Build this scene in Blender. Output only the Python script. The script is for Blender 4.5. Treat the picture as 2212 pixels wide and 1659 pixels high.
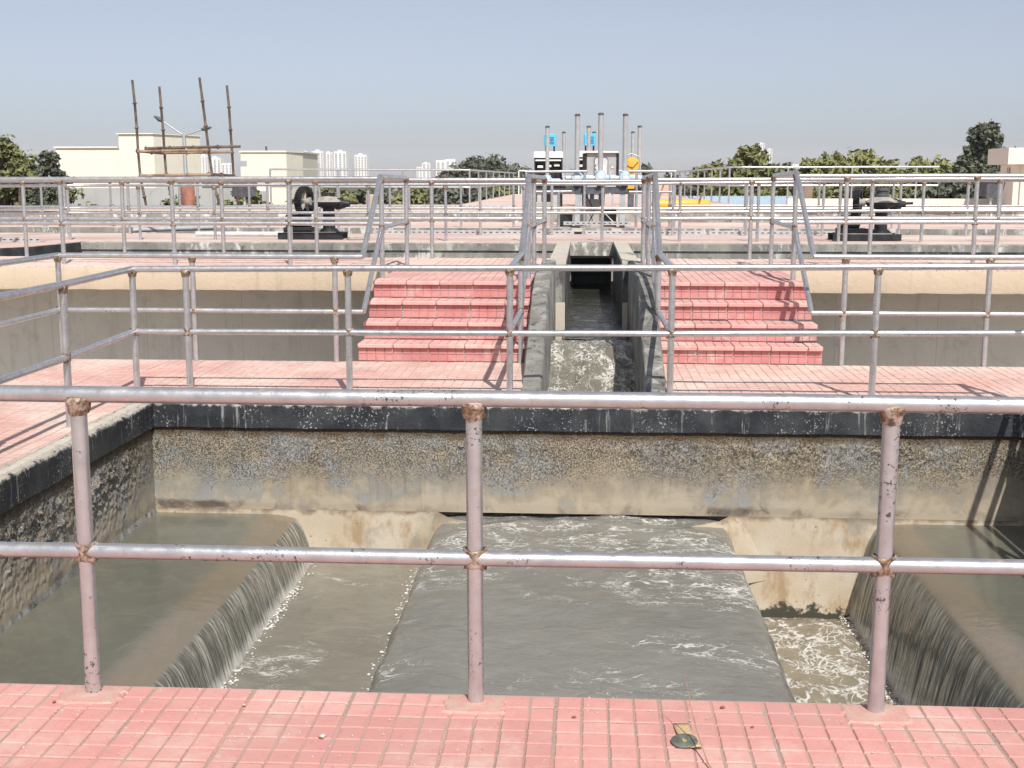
import bpy, math, random
import numpy as np
from mathutils import Vector, Matrix, noise as mnoise

random.seed(7)
R = math.radians
scene = bpy.context.scene
col = scene.collection
for o in list(bpy.data.objects):
    bpy.data.objects.remove(o)

# ------------------------------------------------------------------ camera
CAM_H = 1.67
PITCH, YAW = R(9.448), R(3.383)
cam_d = bpy.data.cameras.new('camera')
cam = bpy.data.objects.new('camera', cam_d)
col.objects.link(cam)
cam.location = (0, 0, CAM_H)
cam.rotation_euler = (math.pi / 2 - PITCH, 0, YAW)
cam_d.sensor_fit = 'HORIZONTAL'
cam_d.sensor_width = 36.0
cam_d.lens = 36.0 * 2653.0 / 2212.0
cam_d.clip_start = 0.05
cam_d.clip_end = 20000
scene.camera = cam

# ------------------------------------------------------------------ sun and sky
SUN_DIR = Vector((0.26, -0.84, 1.0)).normalized()          # towards the sun
SUN_EL = math.asin(SUN_DIR.z)
SUN_AZ = math.atan2(SUN_DIR.x, SUN_DIR.y)                   # clockwise from +Y
world = bpy.data.worlds.new('World')
scene.world = world
world.use_nodes = True
wn = world.node_tree
for n in list(wn.nodes):
    wn.nodes.remove(n)
wo = wn.nodes.new('ShaderNodeOutputWorld')
wb = wn.nodes.new('ShaderNodeBackground')
sky = wn.nodes.new('ShaderNodeTexSky')
sky.sky_type = 'NISHITA'
sky.sun_disc = False
sky.sun_elevation = SUN_EL
sky.sun_rotation = SUN_AZ
sky.altitude = 200
sky.air_density = 0.7
sky.dust_density = 1.9
sky.ozone_density = 6.0
wb.inputs['Strength'].default_value = 0.09
hsv = wn.nodes.new('ShaderNodeHueSaturation')              # dusty, washed-out air
hsv.inputs['Saturation'].default_value = 0.52
wn.links.new(sky.outputs[0], hsv.inputs['Color'])
wn.links.new(hsv.outputs[0], wb.inputs['Color'])
wn.links.new(wb.outputs[0], wo.inputs[0])
sun_d = bpy.data.lights.new('sun', 'SUN')
sun_d.energy = 3.3
sun_d.angle = R(0.55)
sun_d.color = (1.0, 0.955, 0.89)
sun = bpy.data.objects.new('sun', sun_d)
col.objects.link(sun)
sun.rotation_euler = (-SUN_DIR).to_track_quat('-Z', 'Y').to_euler()
sun.location = SUN_DIR * 60

vs = scene.view_settings
vs.view_transform = 'Standard'
vs.look = 'None'
vs.exposure = 0.5
vs.gamma = 1.0
vs.use_curve_mapping = False
scene.cycles.max_bounces = 6
scene.cycles.diffuse_bounces = 3
scene.cycles.glossy_bounces = 3
scene.cycles.volume_bounces = 1
scene.cycles.use_denoising = True
scene.cycles.sample_clamp_indirect = 6.0

# ------------------------------------------------------------------ a pixel of the photograph to a point at a depth (for far things)
_f = Vector((-math.sin(YAW) * math.cos(PITCH), math.cos(YAW) * math.cos(PITCH), -math.sin(PITCH)))
_r = Vector((math.cos(YAW), math.sin(YAW), 0))
_u = _r.cross(_f)
def at(px, py, Y):
    d = _f * 2653.0 + _r * (px - 1106) - _u * (py - 829.5)
    return Vector((0, 0, CAM_H)) + d * (Y / d.y)

# ------------------------------------------------------------------ material helper
class MT:
    def __init__(s, name):
        s.m = bpy.data.materials.new(name); s.m.use_nodes = True
        s.t = s.m.node_tree
        s.b = s.t.nodes['Principled BSDF']
        s.pos = None
    def nd(s, typ, **kw):
        n = s.t.nodes.new(typ)
        for k, v in kw.items():
            setattr(n, k, v)
        return n
    def plug(s, sock, v):
        if v is None: return
        if isinstance(v, bpy.types.NodeSocket): s.t.links.new(v, sock)
        elif isinstance(v, (tuple, list)) and sock.type == 'RGBA' and len(v) == 3: sock.default_value = (*v, 1)
        else: sock.default_value = v
    def coord(s, kind='Object'):
        return s.nd('ShaderNodeTexCoord').outputs[kind]
    def position(s):
        if s.pos is None: s.pos = s.nd('ShaderNodeNewGeometry').outputs['Position']
        return s.pos
    def uv(s): return s.nd('ShaderNodeTexCoord').outputs['UV']
    def scale(s, vec, sc, loc=(0, 0, 0), rot=(0, 0, 0)):
        n = s.nd('ShaderNodeMapping'); s.plug(n.inputs['Vector'], vec)
        n.inputs['Scale'].default_value = sc; n.inputs['Location'].default_value = loc
        n.inputs['Rotation'].default_value = rot
        return n.outputs[0]
    def noise(s, vec, sc=5, det=4, rough=0.55, dist=0.0, out='Fac'):
        n = s.nd('ShaderNodeTexNoise'); s.plug(n.inputs['Vector'], vec)
        n.inputs['Scale'].default_value = sc; n.inputs['Detail'].default_value = det
        n.inputs['Roughness'].default_value = rough; n.inputs['Distortion'].default_value = dist
        return n.outputs[out]
    def voro(s, vec, sc=5, feature='F1', rnd=1.0, out='Distance'):
        n = s.nd('ShaderNodeTexVoronoi', feature=feature); s.plug(n.inputs['Vector'], vec)
        n.inputs['Scale'].default_value = sc; n.inputs['Randomness'].default_value = rnd
        return n.outputs[out]
    def step(s, v, a, b, lo=0.0, hi=1.0):
        n = s.nd('ShaderNodeMapRange'); n.clamp = True; n.interpolation_type = 'SMOOTHSTEP'
        s.plug(n.inputs['Value'], v)
        n.inputs['From Min'].default_value = a; n.inputs['From Max'].default_value = b
        n.inputs['To Min'].default_value = lo; n.inputs['To Max'].default_value = hi
        return n.outputs[0]
    def mth(s, op, a, b=None, c=None):
        n = s.nd('ShaderNodeMath', operation=op)
        s.plug(n.inputs[0], a)
        if b is not None: s.plug(n.inputs[1], b)
        if c is not None: s.plug(n.inputs[2], c)
        return n.outputs[0]
    def mix(s, f, a, b, blend='MIX'):
        n = s.nd('ShaderNodeMix', data_type='RGBA', blend_type=blend)
        s.plug(n.inputs[0], f); s.plug(n.inputs[6], a); s.plug(n.inputs[7], b)
        return n.outputs[2]
    def sep(s, vec):
        n = s.nd('ShaderNodeSeparateXYZ'); s.plug(n.inputs[0], vec); return n.outputs
    def rnd(s): return s.nd('ShaderNodeObjectInfo').outputs['Random']
    def bump(s, h, strength=0.5, dist=0.01, prev=None):
        n = s.nd('ShaderNodeBump'); s.plug(n.inputs['Height'], h)
        n.inputs['Strength'].default_value = strength; n.inputs['Distance'].default_value = dist
        if prev is not None: s.plug(n.inputs['Normal'], prev)
        return n.outputs[0]
    def done(s, base=None, rough=None, metal=None, normal=None, spec=None, emit=None, estr=1.0):
        I = s.b.inputs
        s.plug(I['Base Color'], base); s.plug(I['Roughness'], rough); s.plug(I['Metallic'], metal)
        s.plug(I['Normal'], normal)
        if spec is not None: s.plug(I['Specular IOR Level'], spec)
        return s.m

M = {}
def tile_mat(name, c1, c2, dust, dust_lo, dust_hi, patch):
    t = MT(name); P = t.position(); r = t.rnd()
    n1 = t.noise(P, 3.0, 4, 0.6); n2 = t.noise(P, 38, 5, 0.65); n3 = t.noise(P, 160, 3, 0.6)
    c = t.mix(t.step(n1, 0.35, 0.68), c1, c2)
    c = t.mix(t.step(r, 0.80, 0.95, 0, 0.45), c, (c1[0] * 0.78, c1[1] * 0.95, c1[2] * 0.95))
    c = t.mix(t.step(t.noise(t.scale(P, (1, 1, 1), (11, 2, 5)), 1.7, 6, 0.68, 0.8), 0.55, 0.68, 0, 0.5), c, (c1[0] * 0.74, c1[1] * 0.86, c1[2] * 0.84))
    c = t.mix(t.mth('MULTIPLY', r, 0.38), c, (c1[0] * 0.80, c1[1] * 0.74, c1[2] * 0.74))
    c = t.mix(t.step(n2, 0.52, 0.72, 0, 0.35), c, (c1[0] * 0.72, c1[1] * 0.62, c1[2] * 0.62))
    d = t.noise(t.scale(P, (1, 1, 1), (3.1, 9.2, 0)), patch, 5, 0.62)
    d2 = t.noise(P, 14, 4, 0.7)
    dm = t.mth('MULTIPLY_ADD', d2, 0.35, t.mth('MULTIPLY', d, 0.65))
    c = t.mix(t.step(dm, dust_lo, dust_hi), c, dust)
    spk = t.step(t.voro(P, 95), 0.0, 0.09, 1, 0)
    c = t.mix(t.mth('MULTIPLY', spk, t.step(t.noise(P, 9, 2), 0.5, 0.62, 0, 0.7)), c, (0.62, 0.52, 0.42))
    scuff = t.step(t.noise(t.scale(P, (30, 9, 9), (0, 0, 0), (0, 0, 0.5)), 1.2, 4, 0.7), 0.63, 0.72, 0, 0.4)
    c = t.mix(scuff, c, (0.30, 0.15, 0.13))
    h = t.mth('ADD', t.mth('MULTIPLY', n2, 0.6), t.mth('MULTIPLY', n3, 0.5))
    return t.done(c, t.step(n1, 0.3, 0.7, 0.72, 0.9), normal=t.bump(h, 0.5, 0.004), spec=0.25)
M['tile_near'] = tile_mat('pink chequer tile', (0.655, 0.315, 0.278), (0.69, 0.385, 0.34), (0.66, 0.48, 0.41), 0.48, 0.74, 2.2)
M['tile_far'] = tile_mat('dusty pink chequer tile', (0.66, 0.385, 0.335), (0.69, 0.46, 0.40), (0.70, 0.585, 0.50), 0.40, 0.66, 0.9)
M['tile_tread'] = tile_mat('worn pink tread tile', (0.65, 0.345, 0.315), (0.68, 0.425, 0.385), (0.69, 0.55, 0.48), 0.46, 0.70, 1.6)
M['tile_riser'] = tile_mat('red riser tile', (0.58, 0.225, 0.22), (0.63, 0.31, 0.295), (0.64, 0.51, 0.44), 0.50, 0.68, 1.7)
M['tile_pale'] = tile_mat('bleached pink paving', (0.70, 0.48, 0.42), (0.73, 0.55, 0.48), (0.72, 0.61, 0.53), 0.42, 0.64, 0.6)

def mortar():
    t = MT('mortar'); P = t.position()
    n = t.noise(P, 6, 5, 0.6); g = t.noise(P, 220, 3, 0.7)
    c = t.mix(t.step(n, 0.35, 0.65), (0.56, 0.33, 0.28), (0.42, 0.34, 0.28))
    c = t.mix(t.mth('MULTIPLY', t.step(g, 0.5, 0.65), t.step(t.noise(P, 2.1, 4), 0.40, 0.60)), c, (0.12, 0.10, 0.085))
    c = t.mix(t.step(t.voro(P, 140), 0.0, 0.16, 0.8, 0), c, (0.62, 0.55, 0.45))
    return t.done(c, 0.95, normal=t.bump(g, 0.7, 0.004), spec=0.2)
M['mortar'] = mortar()
def mortar_dusty():
    t = MT('dust filled joints'); P = t.position()
    n = t.noise(P, 2, 5, 0.6); g = t.noise(P, 120, 3, 0.7)
    c = t.mix(t.step(n, 0.4, 0.6), (0.56, 0.38, 0.32), (0.60, 0.50, 0.42))
    c = t.mix(t.step(g, 0.56, 0.7, 0, 0.6), c, (0.30, 0.22, 0.18))
    return t.done(c, 0.95, normal=t.bump(g, 0.5, 0.004), spec=0.2)
M['mortar_dusty'] = mortar_dusty()
def patch_mat():
    t = MT('pink mortar patch'); P = t.position()
    n = t.noise(P, 16, 5, 0.65); g = t.noise(P, 150, 4, 0.7)
    c = t.mix(t.step(n, 0.4, 0.62), (0.62, 0.33, 0.28), (0.58, 0.40, 0.33))
    c = t.mix(t.step(g, 0.56, 0.68, 0, 0.6), c, (0.28, 0.17, 0.14))
    return t.done(c, 0.95, normal=t.bump(t.mth('ADD', n, g), 0.6, 0.006), spec=0.2)
M['patch'] = patch_mat()

def pipe_mat(name, wear, tint=(0.60, 0.60, 0.61), metal=0.72):
    t = MT(name); P = t.position(); r = t.rnd()
    n = t.noise(P, 12, 4, 0.6); str_ = t.noise(P, 18, 4, 0.6)
    c = t.mix(t.step(n, 0.35, 0.7), tint, tuple(x * 0.84 for x in tint))
    c = t.mix(t.step(t.noise(P, 5, 3), 0.5, 0.75, 0, 0.35), c, (0.55, 0.49, 0.46))
    w = t.mth('MULTIPLY', t.step(t.noise(P, 62, 5, 0.72), 0.56, 0.60), t.step(t.noise(t.scale(P, (1, 1, 1), (5, 2, 7)), 4.5, 3, 0.6), wear, wear + 0.05))
    w2 = t.step(t.noise(t.scale(P, (1, 1, 1), (1, 4, 2)), 90, 4, 0.7), 0.735, 0.76)
    w = t.mth('MAXIMUM', w, w2)
    c = t.mix(w, c, (0.055, 0.045, 0.05))
    rust = t.mth('MULTIPLY', t.step(t.noise(P, 26, 4, 0.7), 0.60, 0.66), t.step(t.noise(P, 3.3, 2), 0.56, 0.62))
    c = t.mix(t.mth('MULTIPLY', rust, 0.75), c, (0.30, 0.17, 0.09))
    runs = t.mth('MULTIPLY', t.step(t.noise(t.scale(P, (60, 60, 3)), 1.0, 4, 0.6), 0.60, 0.72), t.step(t.noise(P, 2.0, 2), 0.5, 0.62, 0, 0.5))
    c = t.mix(runs, c, (0.36, 0.27, 0.22))
    m = t.mth('MULTIPLY', t.mth('SUBTRACT', 1.0, t.mth('MAXIMUM', w, rust)), metal)
    ro = t.mth('ADD', t.step(str_, 0.3, 0.7, 0.26, 0.42), t.mth('MULTIPLY', w, 0.25))
    return t.done(c, ro, m, t.bump(t.mth('ADD', t.noise(P, 45, 4, 0.6), t.mth('MULTIPLY', w, -0.6)), 0.25, 0.004))
M['pipe_near'] = pipe_mat('silver painted pipe', 0.53)
M['pipe'] = pipe_mat('silver pipe', 0.63)
def weld():
    t = MT('rusty weld'); P = t.position()
    n = t.noise(P, 70, 4, 0.7)
    c = t.mix(t.step(n, 0.4, 0.62), (0.36, 0.24, 0.15), (0.10, 0.07, 0.055))
    c = t.mix(t.step(t.noise(P, 30, 3), 0.5, 0.65), c, (0.50, 0.40, 0.34))
    return t.done(c, 0.55, 0.35, t.bump(n, 0.8, 0.004))
M['weld'] = weld()

def bitumen():
    t = MT('black bitumen paint'); P = t.position()
    n = t.noise(P, 4, 5, 0.6); g = t.noise(P, 60, 5, 0.7)
    c = t.mix(t.step(n, 0.35, 0.7), (0.016, 0.019, 0.024), (0.050, 0.053, 0.057))
    drip = t.noise(t.scale(P, (22, 22, 1.6)), 1.0, 5, 0.7)
    dm = t.mth('MULTIPLY', t.step(drip, 0.55, 0.66), t.step(t.noise(P, 2.2, 3), 0.44, 0.58))
    c = t.mix(t.mth('MULTIPLY', dm, 0.8), c, (0.34, 0.34, 0.33))
    sp = t.mth('MULTIPLY', t.step(g, 0.585, 0.64), t.step(t.noise(P, 3.0, 4, 0.65), 0.44, 0.60))
    c = t.mix(sp, c, (0.55, 0.53, 0.50))
    z = t.sep(P)[2]
    edge = t.mth('ADD', z, t.mth('MULTIPLY', t.noise(P, 16, 4, 0.7), 0.12))
    c = t.mix(t.step(edge, 0.035, 0.06), c, (0.46, 0.42, 0.36))
    return t.done(c, 0.62, normal=t.bump(t.mth('ADD', n, g), 0.6, 0.01), spec=0.4)
M['bitumen'] = bitumen()
def bitumen2():
    t = MT('black tar coat'); P = t.position()
    n = t.noise(P, 5, 5, 0.6); g = t.noise(P, 60, 5, 0.7)
    c = t.mix(t.step(n, 0.35, 0.7), (0.02, 0.022, 0.026), (0.07, 0.07, 0.07))
    c = t.mix(t.step(g, 0.66, 0.7, 0, 0.5), c, (0.3, 0.29, 0.27))
    return t.done(c, 0.6, normal=t.bump(t.mth('ADD', n, g), 0.6, 0.02))
M['tar'] = bitumen2()

def pit_concrete(name, zw):
    t = MT(name); P = t.position(); X = t.sep(P); z = X[2]
    n = t.noise(P, 1.3, 5, 0.6, 0.5); n1 = t.noise(t.scale(P, (1, 1, 1), (7, 3, 1)), 2.6, 6, 0.65, 0.6)
    g = t.noise(P, 85, 4, 0.72); m = t.noise(P, 7, 5, 0.65); f2 = t.noise(P, 210, 3, 0.7)
    c = t.mix(t.step(n, 0.38, 0.62), (0.34, 0.285, 0.21), (0.29, 0.275, 0.24))
    c = t.mix(t.step(n1, 0.50, 0.62, 0, 0.8), c, (0.33, 0.335, 0.33))
    c = t.mix(t.step(m, 0.46, 0.7, 0, 0.6), c, (0.47, 0.385, 0.27))
    zz = t.mth('ADD', z, t.mth('MULTIPLY', t.mth('SUBTRACT', n1, 0.5), 0.7))
    upper = t.step(zz, -0.68, -0.36)
    expo = t.mth('MULTIPLY', upper, t.step(n1, 0.40, 0.64, 1.0, 0.55))
    # exposed aggregate: pale grains in dark matrix
    pit_ = t.step(g, 0.505, 0.585)
    c = t.mix(t.mth('MULTIPLY', pit_, t.mth('MULTIPLY', expo, 0.9)), c, (0.075, 0.062, 0.047))
    c = t.mix(t.mth('MULTIPLY', t.step(f2, 0.56, 0.66), t.mth('MULTIPLY', upper, 0.6)), c, (0.12, 0.10, 0.075))
    c = t.mix(t.mth('MULTIPLY', t.step(g, 0.33, 0.43, 1, 0), t.mth('MULTIPLY', expo, 0.7)), c, (0.56, 0.48, 0.38))
    # scattered deeper holes and ragged cracks
    hl = t.mth('MULTIPLY', t.step(t.noise(P, 42, 5, 0.72, 0.6), 0.57, 0.62), t.step(t.noise(t.scale(P, (1, 1, 1), (3, 8, 2)), 2.2, 4, 0.6), 0.46, 0.58))
    c = t.mix(t.mth('MULTIPLY', hl, t.mth('MULTIPLY', upper, 0.8)), c, (0.070, 0.056, 0.044))
    streak = t.mth('MULTIPLY', t.step(t.noise(t.scale(P, (24, 24, 1.4)), 1.0, 5, 0.65), 0.50, 0.66), t.step(t.noise(P, 0.9, 3), 0.40, 0.58))
    c = t.mix(t.mth('MULTIPLY', streak, 0.32), c, (0.14, 0.13, 0.115))
    rustz = t.mth('ADD', z, t.mth('MULTIPLY', m, 0.14))
    c = t.mix(t.mth('MULTIPLY', t.step(rustz, -0.22, -0.15), 0.9), c, (0.12, 0.08, 0.045))
    rz2 = t.mth('ADD', z, t.mth('MULTIPLY', t.noise(t.scale(P, (2.5, 2.5, 9)), 1.0, 5, 0.7), 0.13))
    ledge = t.mth('MULTIPLY', t.step(rz2, -0.80, -0.75), t.step(rz2, -0.735, -0.69, 1, 0))
    c = t.mix(t.mth('MULTIPLY', ledge, t.step(n, 0.4, 0.55, 0.25, 0.9)), c, (0.085, 0.06, 0.04))
    low = t.mth('MULTIPLY', t.step(zz, -0.66, -0.80), t.step(n1, 0.45, 0.6, 0.7, 0.1))
    c = t.mix(low, c, (0.50, 0.43, 0.33))
    wet = t.step(t.mth('ADD', z, t.mth('MULTIPLY', t.noise(P, 30, 4, 0.7), 0.05)), zw + 0.03, zw + 0.055, 1, 0)
    c = t.mix(wet, c, (0.06, 0.05, 0.04))
    h = t.mth('ADD', t.mth('MULTIPLY', t.mth('MULTIPLY', pit_, -0.9), expo), t.mth('ADD', t.mth('MULTIPLY', f2, 0.35), t.mth('MULTIPLY', t.mth('MULTIPLY', hl, -1.5), upper)))
    return t.done(c, 0.92, normal=t.bump(h, 0.9, 0.014), spec=0.25)
M['pit'] = pit_concrete('pebbly pit concrete', -0.88)
def cream_conc():
    t = MT('cream wet concrete'); P = t.position(); z = t.sep(P)[2]
    n = t.noise(P, 3, 5, 0.62); g = t.noise(P, 60, 4, 0.7)
    c = t.mix(t.step(n, 0.38, 0.66), (0.50, 0.415, 0.30), (0.55, 0.485, 0.385))
    c = t.mix(t.step(t.noise(t.scale(P, (1, 1, .5)), 5, 5, 0.65), 0.50, 0.68, 0, 0.8), c, (0.34, 0.22, 0.115))
    c = t.mix(t.step(t.voro(P, 11), 0.05, 0.11, 0.8, 0), c, (0.20, 0.13, 0.08))
    gz_ = t.mth('ADD', z, t.mth('MULTIPLY', t.noise(P, 8, 5, 0.7), 0.16))
    c = t.mix(t.step(gz_, -0.80, -0.74, 0, 0.8), c, (0.16, 0.11, 0.065))
    c = t.mix(t.step(t.noise(P, 2.2, 5, 0.65), 0.52, 0.66, 0, 0.6), c, (0.24, 0.225, 0.19))
    alg = t.step(t.mth('ADD', z, t.mth('MULTIPLY', t.noise(P, 9, 5, 0.7), 0.34)), -1.40, -1.36, 1, 0)
    c = t.mix(alg, c, (0.05, 0.048, 0.035))
    return t.done(c, 0.7, normal=t.bump(t.mth('ADD', n, g), 0.4, 0.006))
M['cream_conc'] = cream_conc()

def conc(name, a, b, dark=(0.12, 0.11, 0.10), amt=0.6, sc=1.0, white=0.0, lines=False, holes=0.0, rough=0.9):
    t = MT(name); P = t.position(); X = t.sep(P)
    n = t.noise(P, 1.5 * sc, 6, 0.62); g = t.noise(P, 24 * sc, 5, 0.7); k = t.noise(P, 6 * sc, 5, 0.65, 1.0)
    c = t.mix(t.step(n, 0.35, 0.65), a, b)
    c = t.mix(t.step(k, 0.54, 0.70, 0, amt), c, dark)
    c = t.mix(t.step(g, 0.58, 0.72, 0, amt * 0.6), c, tuple(x * 1.5 for x in dark))
    st = t.mth('MULTIPLY', t.step(t.noise(t.scale(P, (9, 9, 0.9)), 1.0, 5, 0.65), 0.52, 0.68), 0.5 * amt)
    c = t.mix(st, c, tuple(x * 0.55 for x in a))
    if white:
        wm = t.mth('MULTIPLY', t.step(t.noise(t.scale(P, (7, 7, 2.2)), 1.0, 5, 0.7), 0.50, 0.62), t.step(t.noise(P, 0.8, 3), 0.42, 0.56))
        c = t.mix(t.mth('MULTIPLY', wm, white), c, (0.74, 0.72, 0.67))
    hh = t.mth('ADD', n, g)
    if holes:
        v = t.step(t.voro(P, 5.5), 0.022, 0.038, 1, 0)
        v2 = t.step(t.voro(t.scale(P, (1, 1, 1), (4, 4, 4)), 11), 0.02, 0.04, 1, 0)
        v = t.mth('MAXIMUM', v, v2)
        c = t.mix(t.mth('MULTIPLY', v, holes), c, (0.04, 0.035, 0.03))
    if lines:
        fx = t.mth('ABSOLUTE', t.mth('SUBTRACT', t.mth('FRACT', t.mth('MULTIPLY', X[0], 0.82)), 0.5))
        c = t.mix(t.step(fx, 0.0, 0.006, 0.55, 0), c, tuple(x * 0.5 for x in a))
        fz = t.mth('ABSOLUTE', t.mth('SUBTRACT', t.mth('FRACT', t.mth('MULTIPLY_ADD', X[2], 0.82, 0.15)), 0.5))
        c = t.mix(t.step(fz, 0.0, 0.005, 0.4, 0), c, tuple(x * 0.55 for x in a))
    return t.done(c, rough, normal=t.bump(hh, 0.5, 0.012), spec=0.25)
M['grey_wall'] = conc('grey fair-faced concrete', (0.555, 0.545, 0.51), (0.525, 0.515, 0.485), (0.40, 0.39, 0.36), 0.55, 0.6, 0.12, True, 0.9)
M['fascia'] = conc('tan plaster', (0.58, 0.465, 0.345), (0.61, 0.49, 0.365), (0.50, 0.395, 0.29), 0.5, 0.8)
M['stained'] = conc('streaked channel concrete', (0.36, 0.345, 0.30), (0.22, 0.215, 0.20), (0.10, 0.10, 0.095), 0.9, 1.1, 0.9)
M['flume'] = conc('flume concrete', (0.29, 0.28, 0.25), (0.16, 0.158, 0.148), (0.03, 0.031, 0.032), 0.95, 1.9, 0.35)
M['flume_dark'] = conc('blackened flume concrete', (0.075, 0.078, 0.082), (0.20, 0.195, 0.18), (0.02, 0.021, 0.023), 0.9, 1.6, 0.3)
M['coping'] = conc('pale coping', (0.58, 0.53, 0.44), (0.53, 0.48, 0.41), (0.34, 0.30, 0.26), 0.35, 1.5)
M['conc'] = conc('plain concrete', (0.44, 0.42, 0.38), (0.40, 0.38, 0.34), (0.22, 0.21, 0.19), 0.5, 1.0)
M['cream'] = conc('cream wall paint', (0.86, 0.815, 0.68), (0.84, 0.795, 0.66), (0.77, 0.71, 0.57), 0.35, 0.15, 0, False, 0, 0.8)
M['block'] = conc('grey block wall', (0.46, 0.46, 0.45), (0.40, 0.40, 0.39), (0.3, 0.3, 0.29), 0.4, 0.3)
M['offwhite'] = conc('offwhite render', (0.80, 0.745, 0.63), (0.78, 0.725, 0.61), (0.70, 0.635, 0.52), 0.25, 0.3)

def simple(name, c, rough=0.6, metal=0.0, var=0.15, sc=8, bump=0.15):
    t = MT(name); P = t.position()
    n = t.noise(P, sc, 5, 0.6)
    cc = t.mix(t.step(n, 0.3, 0.7), tuple(x * (1 - var) for x in c), tuple(min(1, x * (1 + var)) for x in c))
    return t.done(cc, rough, metal, t.bump(n, bump, 0.01))
M['black_iron'] = simple('black cast iron', (0.022, 0.024, 0.028), 0.55, 0.3, 0.5)
M['black_dusty'] = simple('dusty grey iron', (0.36, 0.33, 0.29), 0.8, 0.0, 0.25)
M['black_box'] = simple('black steel', (0.025, 0.022, 0.024), 0.5, 0.2, 0.4)
M['galv'] = simple('galvanised steel', (0.50, 0.51, 0.52), 0.5, 0.35, 0.12)
M['grey_paint'] = simple('grey paint', (0.40, 0.40, 0.40), 0.6, 0.0, 0.1)
M['dark_grey'] = simple('dark slate paint', (0.09, 0.10, 0.115), 0.6, 0.0, 0.3)
M['light_grey'] = simple('light grey paint', (0.58, 0.58, 0.57), 0.55, 0.0, 0.1)
M['pale_blue'] = simple('pale blue paint', (0.50, 0.62, 0.70), 0.45, 0.0, 0.1)
M['sky_blue'] = simple('bright blue paint', (0.10, 0.52, 0.78), 0.45, 0.0, 0.1)
M['yellow'] = simple('yellow paint', (0.80, 0.44, 0.06), 0.5, 0.0, 0.12)
M['white'] = simple('white paint', (0.80, 0.77, 0.72), 0.5, 0.0, 0.05)
M['blue_roof'] = simple('light blue sheeting', (0.55, 0.68, 0.76), 0.5, 0.1, 0.1)
M['rust_pipe'] = simple('rusty red pipe', (0.30, 0.13, 0.09), 0.8, 0.1, 0.3, 4)
M['bamboo'] = simple('weathered bamboo', (0.125, 0.09, 0.07), 0.7, 0.0, 0.45, 6)
M['bamboo_pale'] = simple('pale bamboo', (0.30, 0.21, 0.14), 0.7, 0.0, 0.35, 6)
M['bark'] = simple('bark', (0.16, 0.12, 0.09), 0.9, 0.0, 0.3, 6, 0.5)
M['brown_brick'] = simple('brown masonry', (0.26, 0.19, 0.15), 0.9, 0.0, 0.3, 2)
M['salmon'] = simple('salmon plaster', (0.62, 0.42, 0.34), 0.85, 0.0, 0.15, 2)
M['white_conc'] = simple('far white render', (0.82, 0.80, 0.78), 0.8, 0.0, 0.03, 0.05, 0)
M['far_glass'] = simple('far window bands', (0.22, 0.24, 0.27), 0.5, 0.0, 0.1, 0.1, 0)
M['disc'] = simple('tarnished metal disc', (0.20, 0.21, 0.16), 0.5, 0.4, 0.3, 40)
M['stalk'] = simple('dry stalk', (0.35, 0.23, 0.16), 0.8, 0.0, 0.3, 40)
M['stone'] = simple('small stone', (0.55, 0.48, 0.42), 0.9, 0.0, 0.2, 60)
M['leaf_litter'] = simple('dead leaf', (0.28, 0.10, 0.07), 0.8, 0.0, 0.3, 60)
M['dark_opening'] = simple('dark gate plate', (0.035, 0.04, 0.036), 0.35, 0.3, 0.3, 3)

def paper():
    t = MT('printed paper scrap'); O = t.coord('Object')
    X = t.sep(O)
    ln = t.mth('FRACT', t.mth('MULTIPLY', X[1], 85))
    txt = t.mth('MULTIPLY', t.step(ln, 0.45, 0.55), t.step(t.noise(t.scale(O, (420, 85, 1)), 1, 2, 0.6), 0.5, 0.55))
    c = t.mix(t.mth('MULTIPLY', txt, 0.6), (0.60, 0.44, 0.24), (0.22, 0.15, 0.09))
    return t.done(c, 0.9)
M['paper'] = paper()

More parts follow.
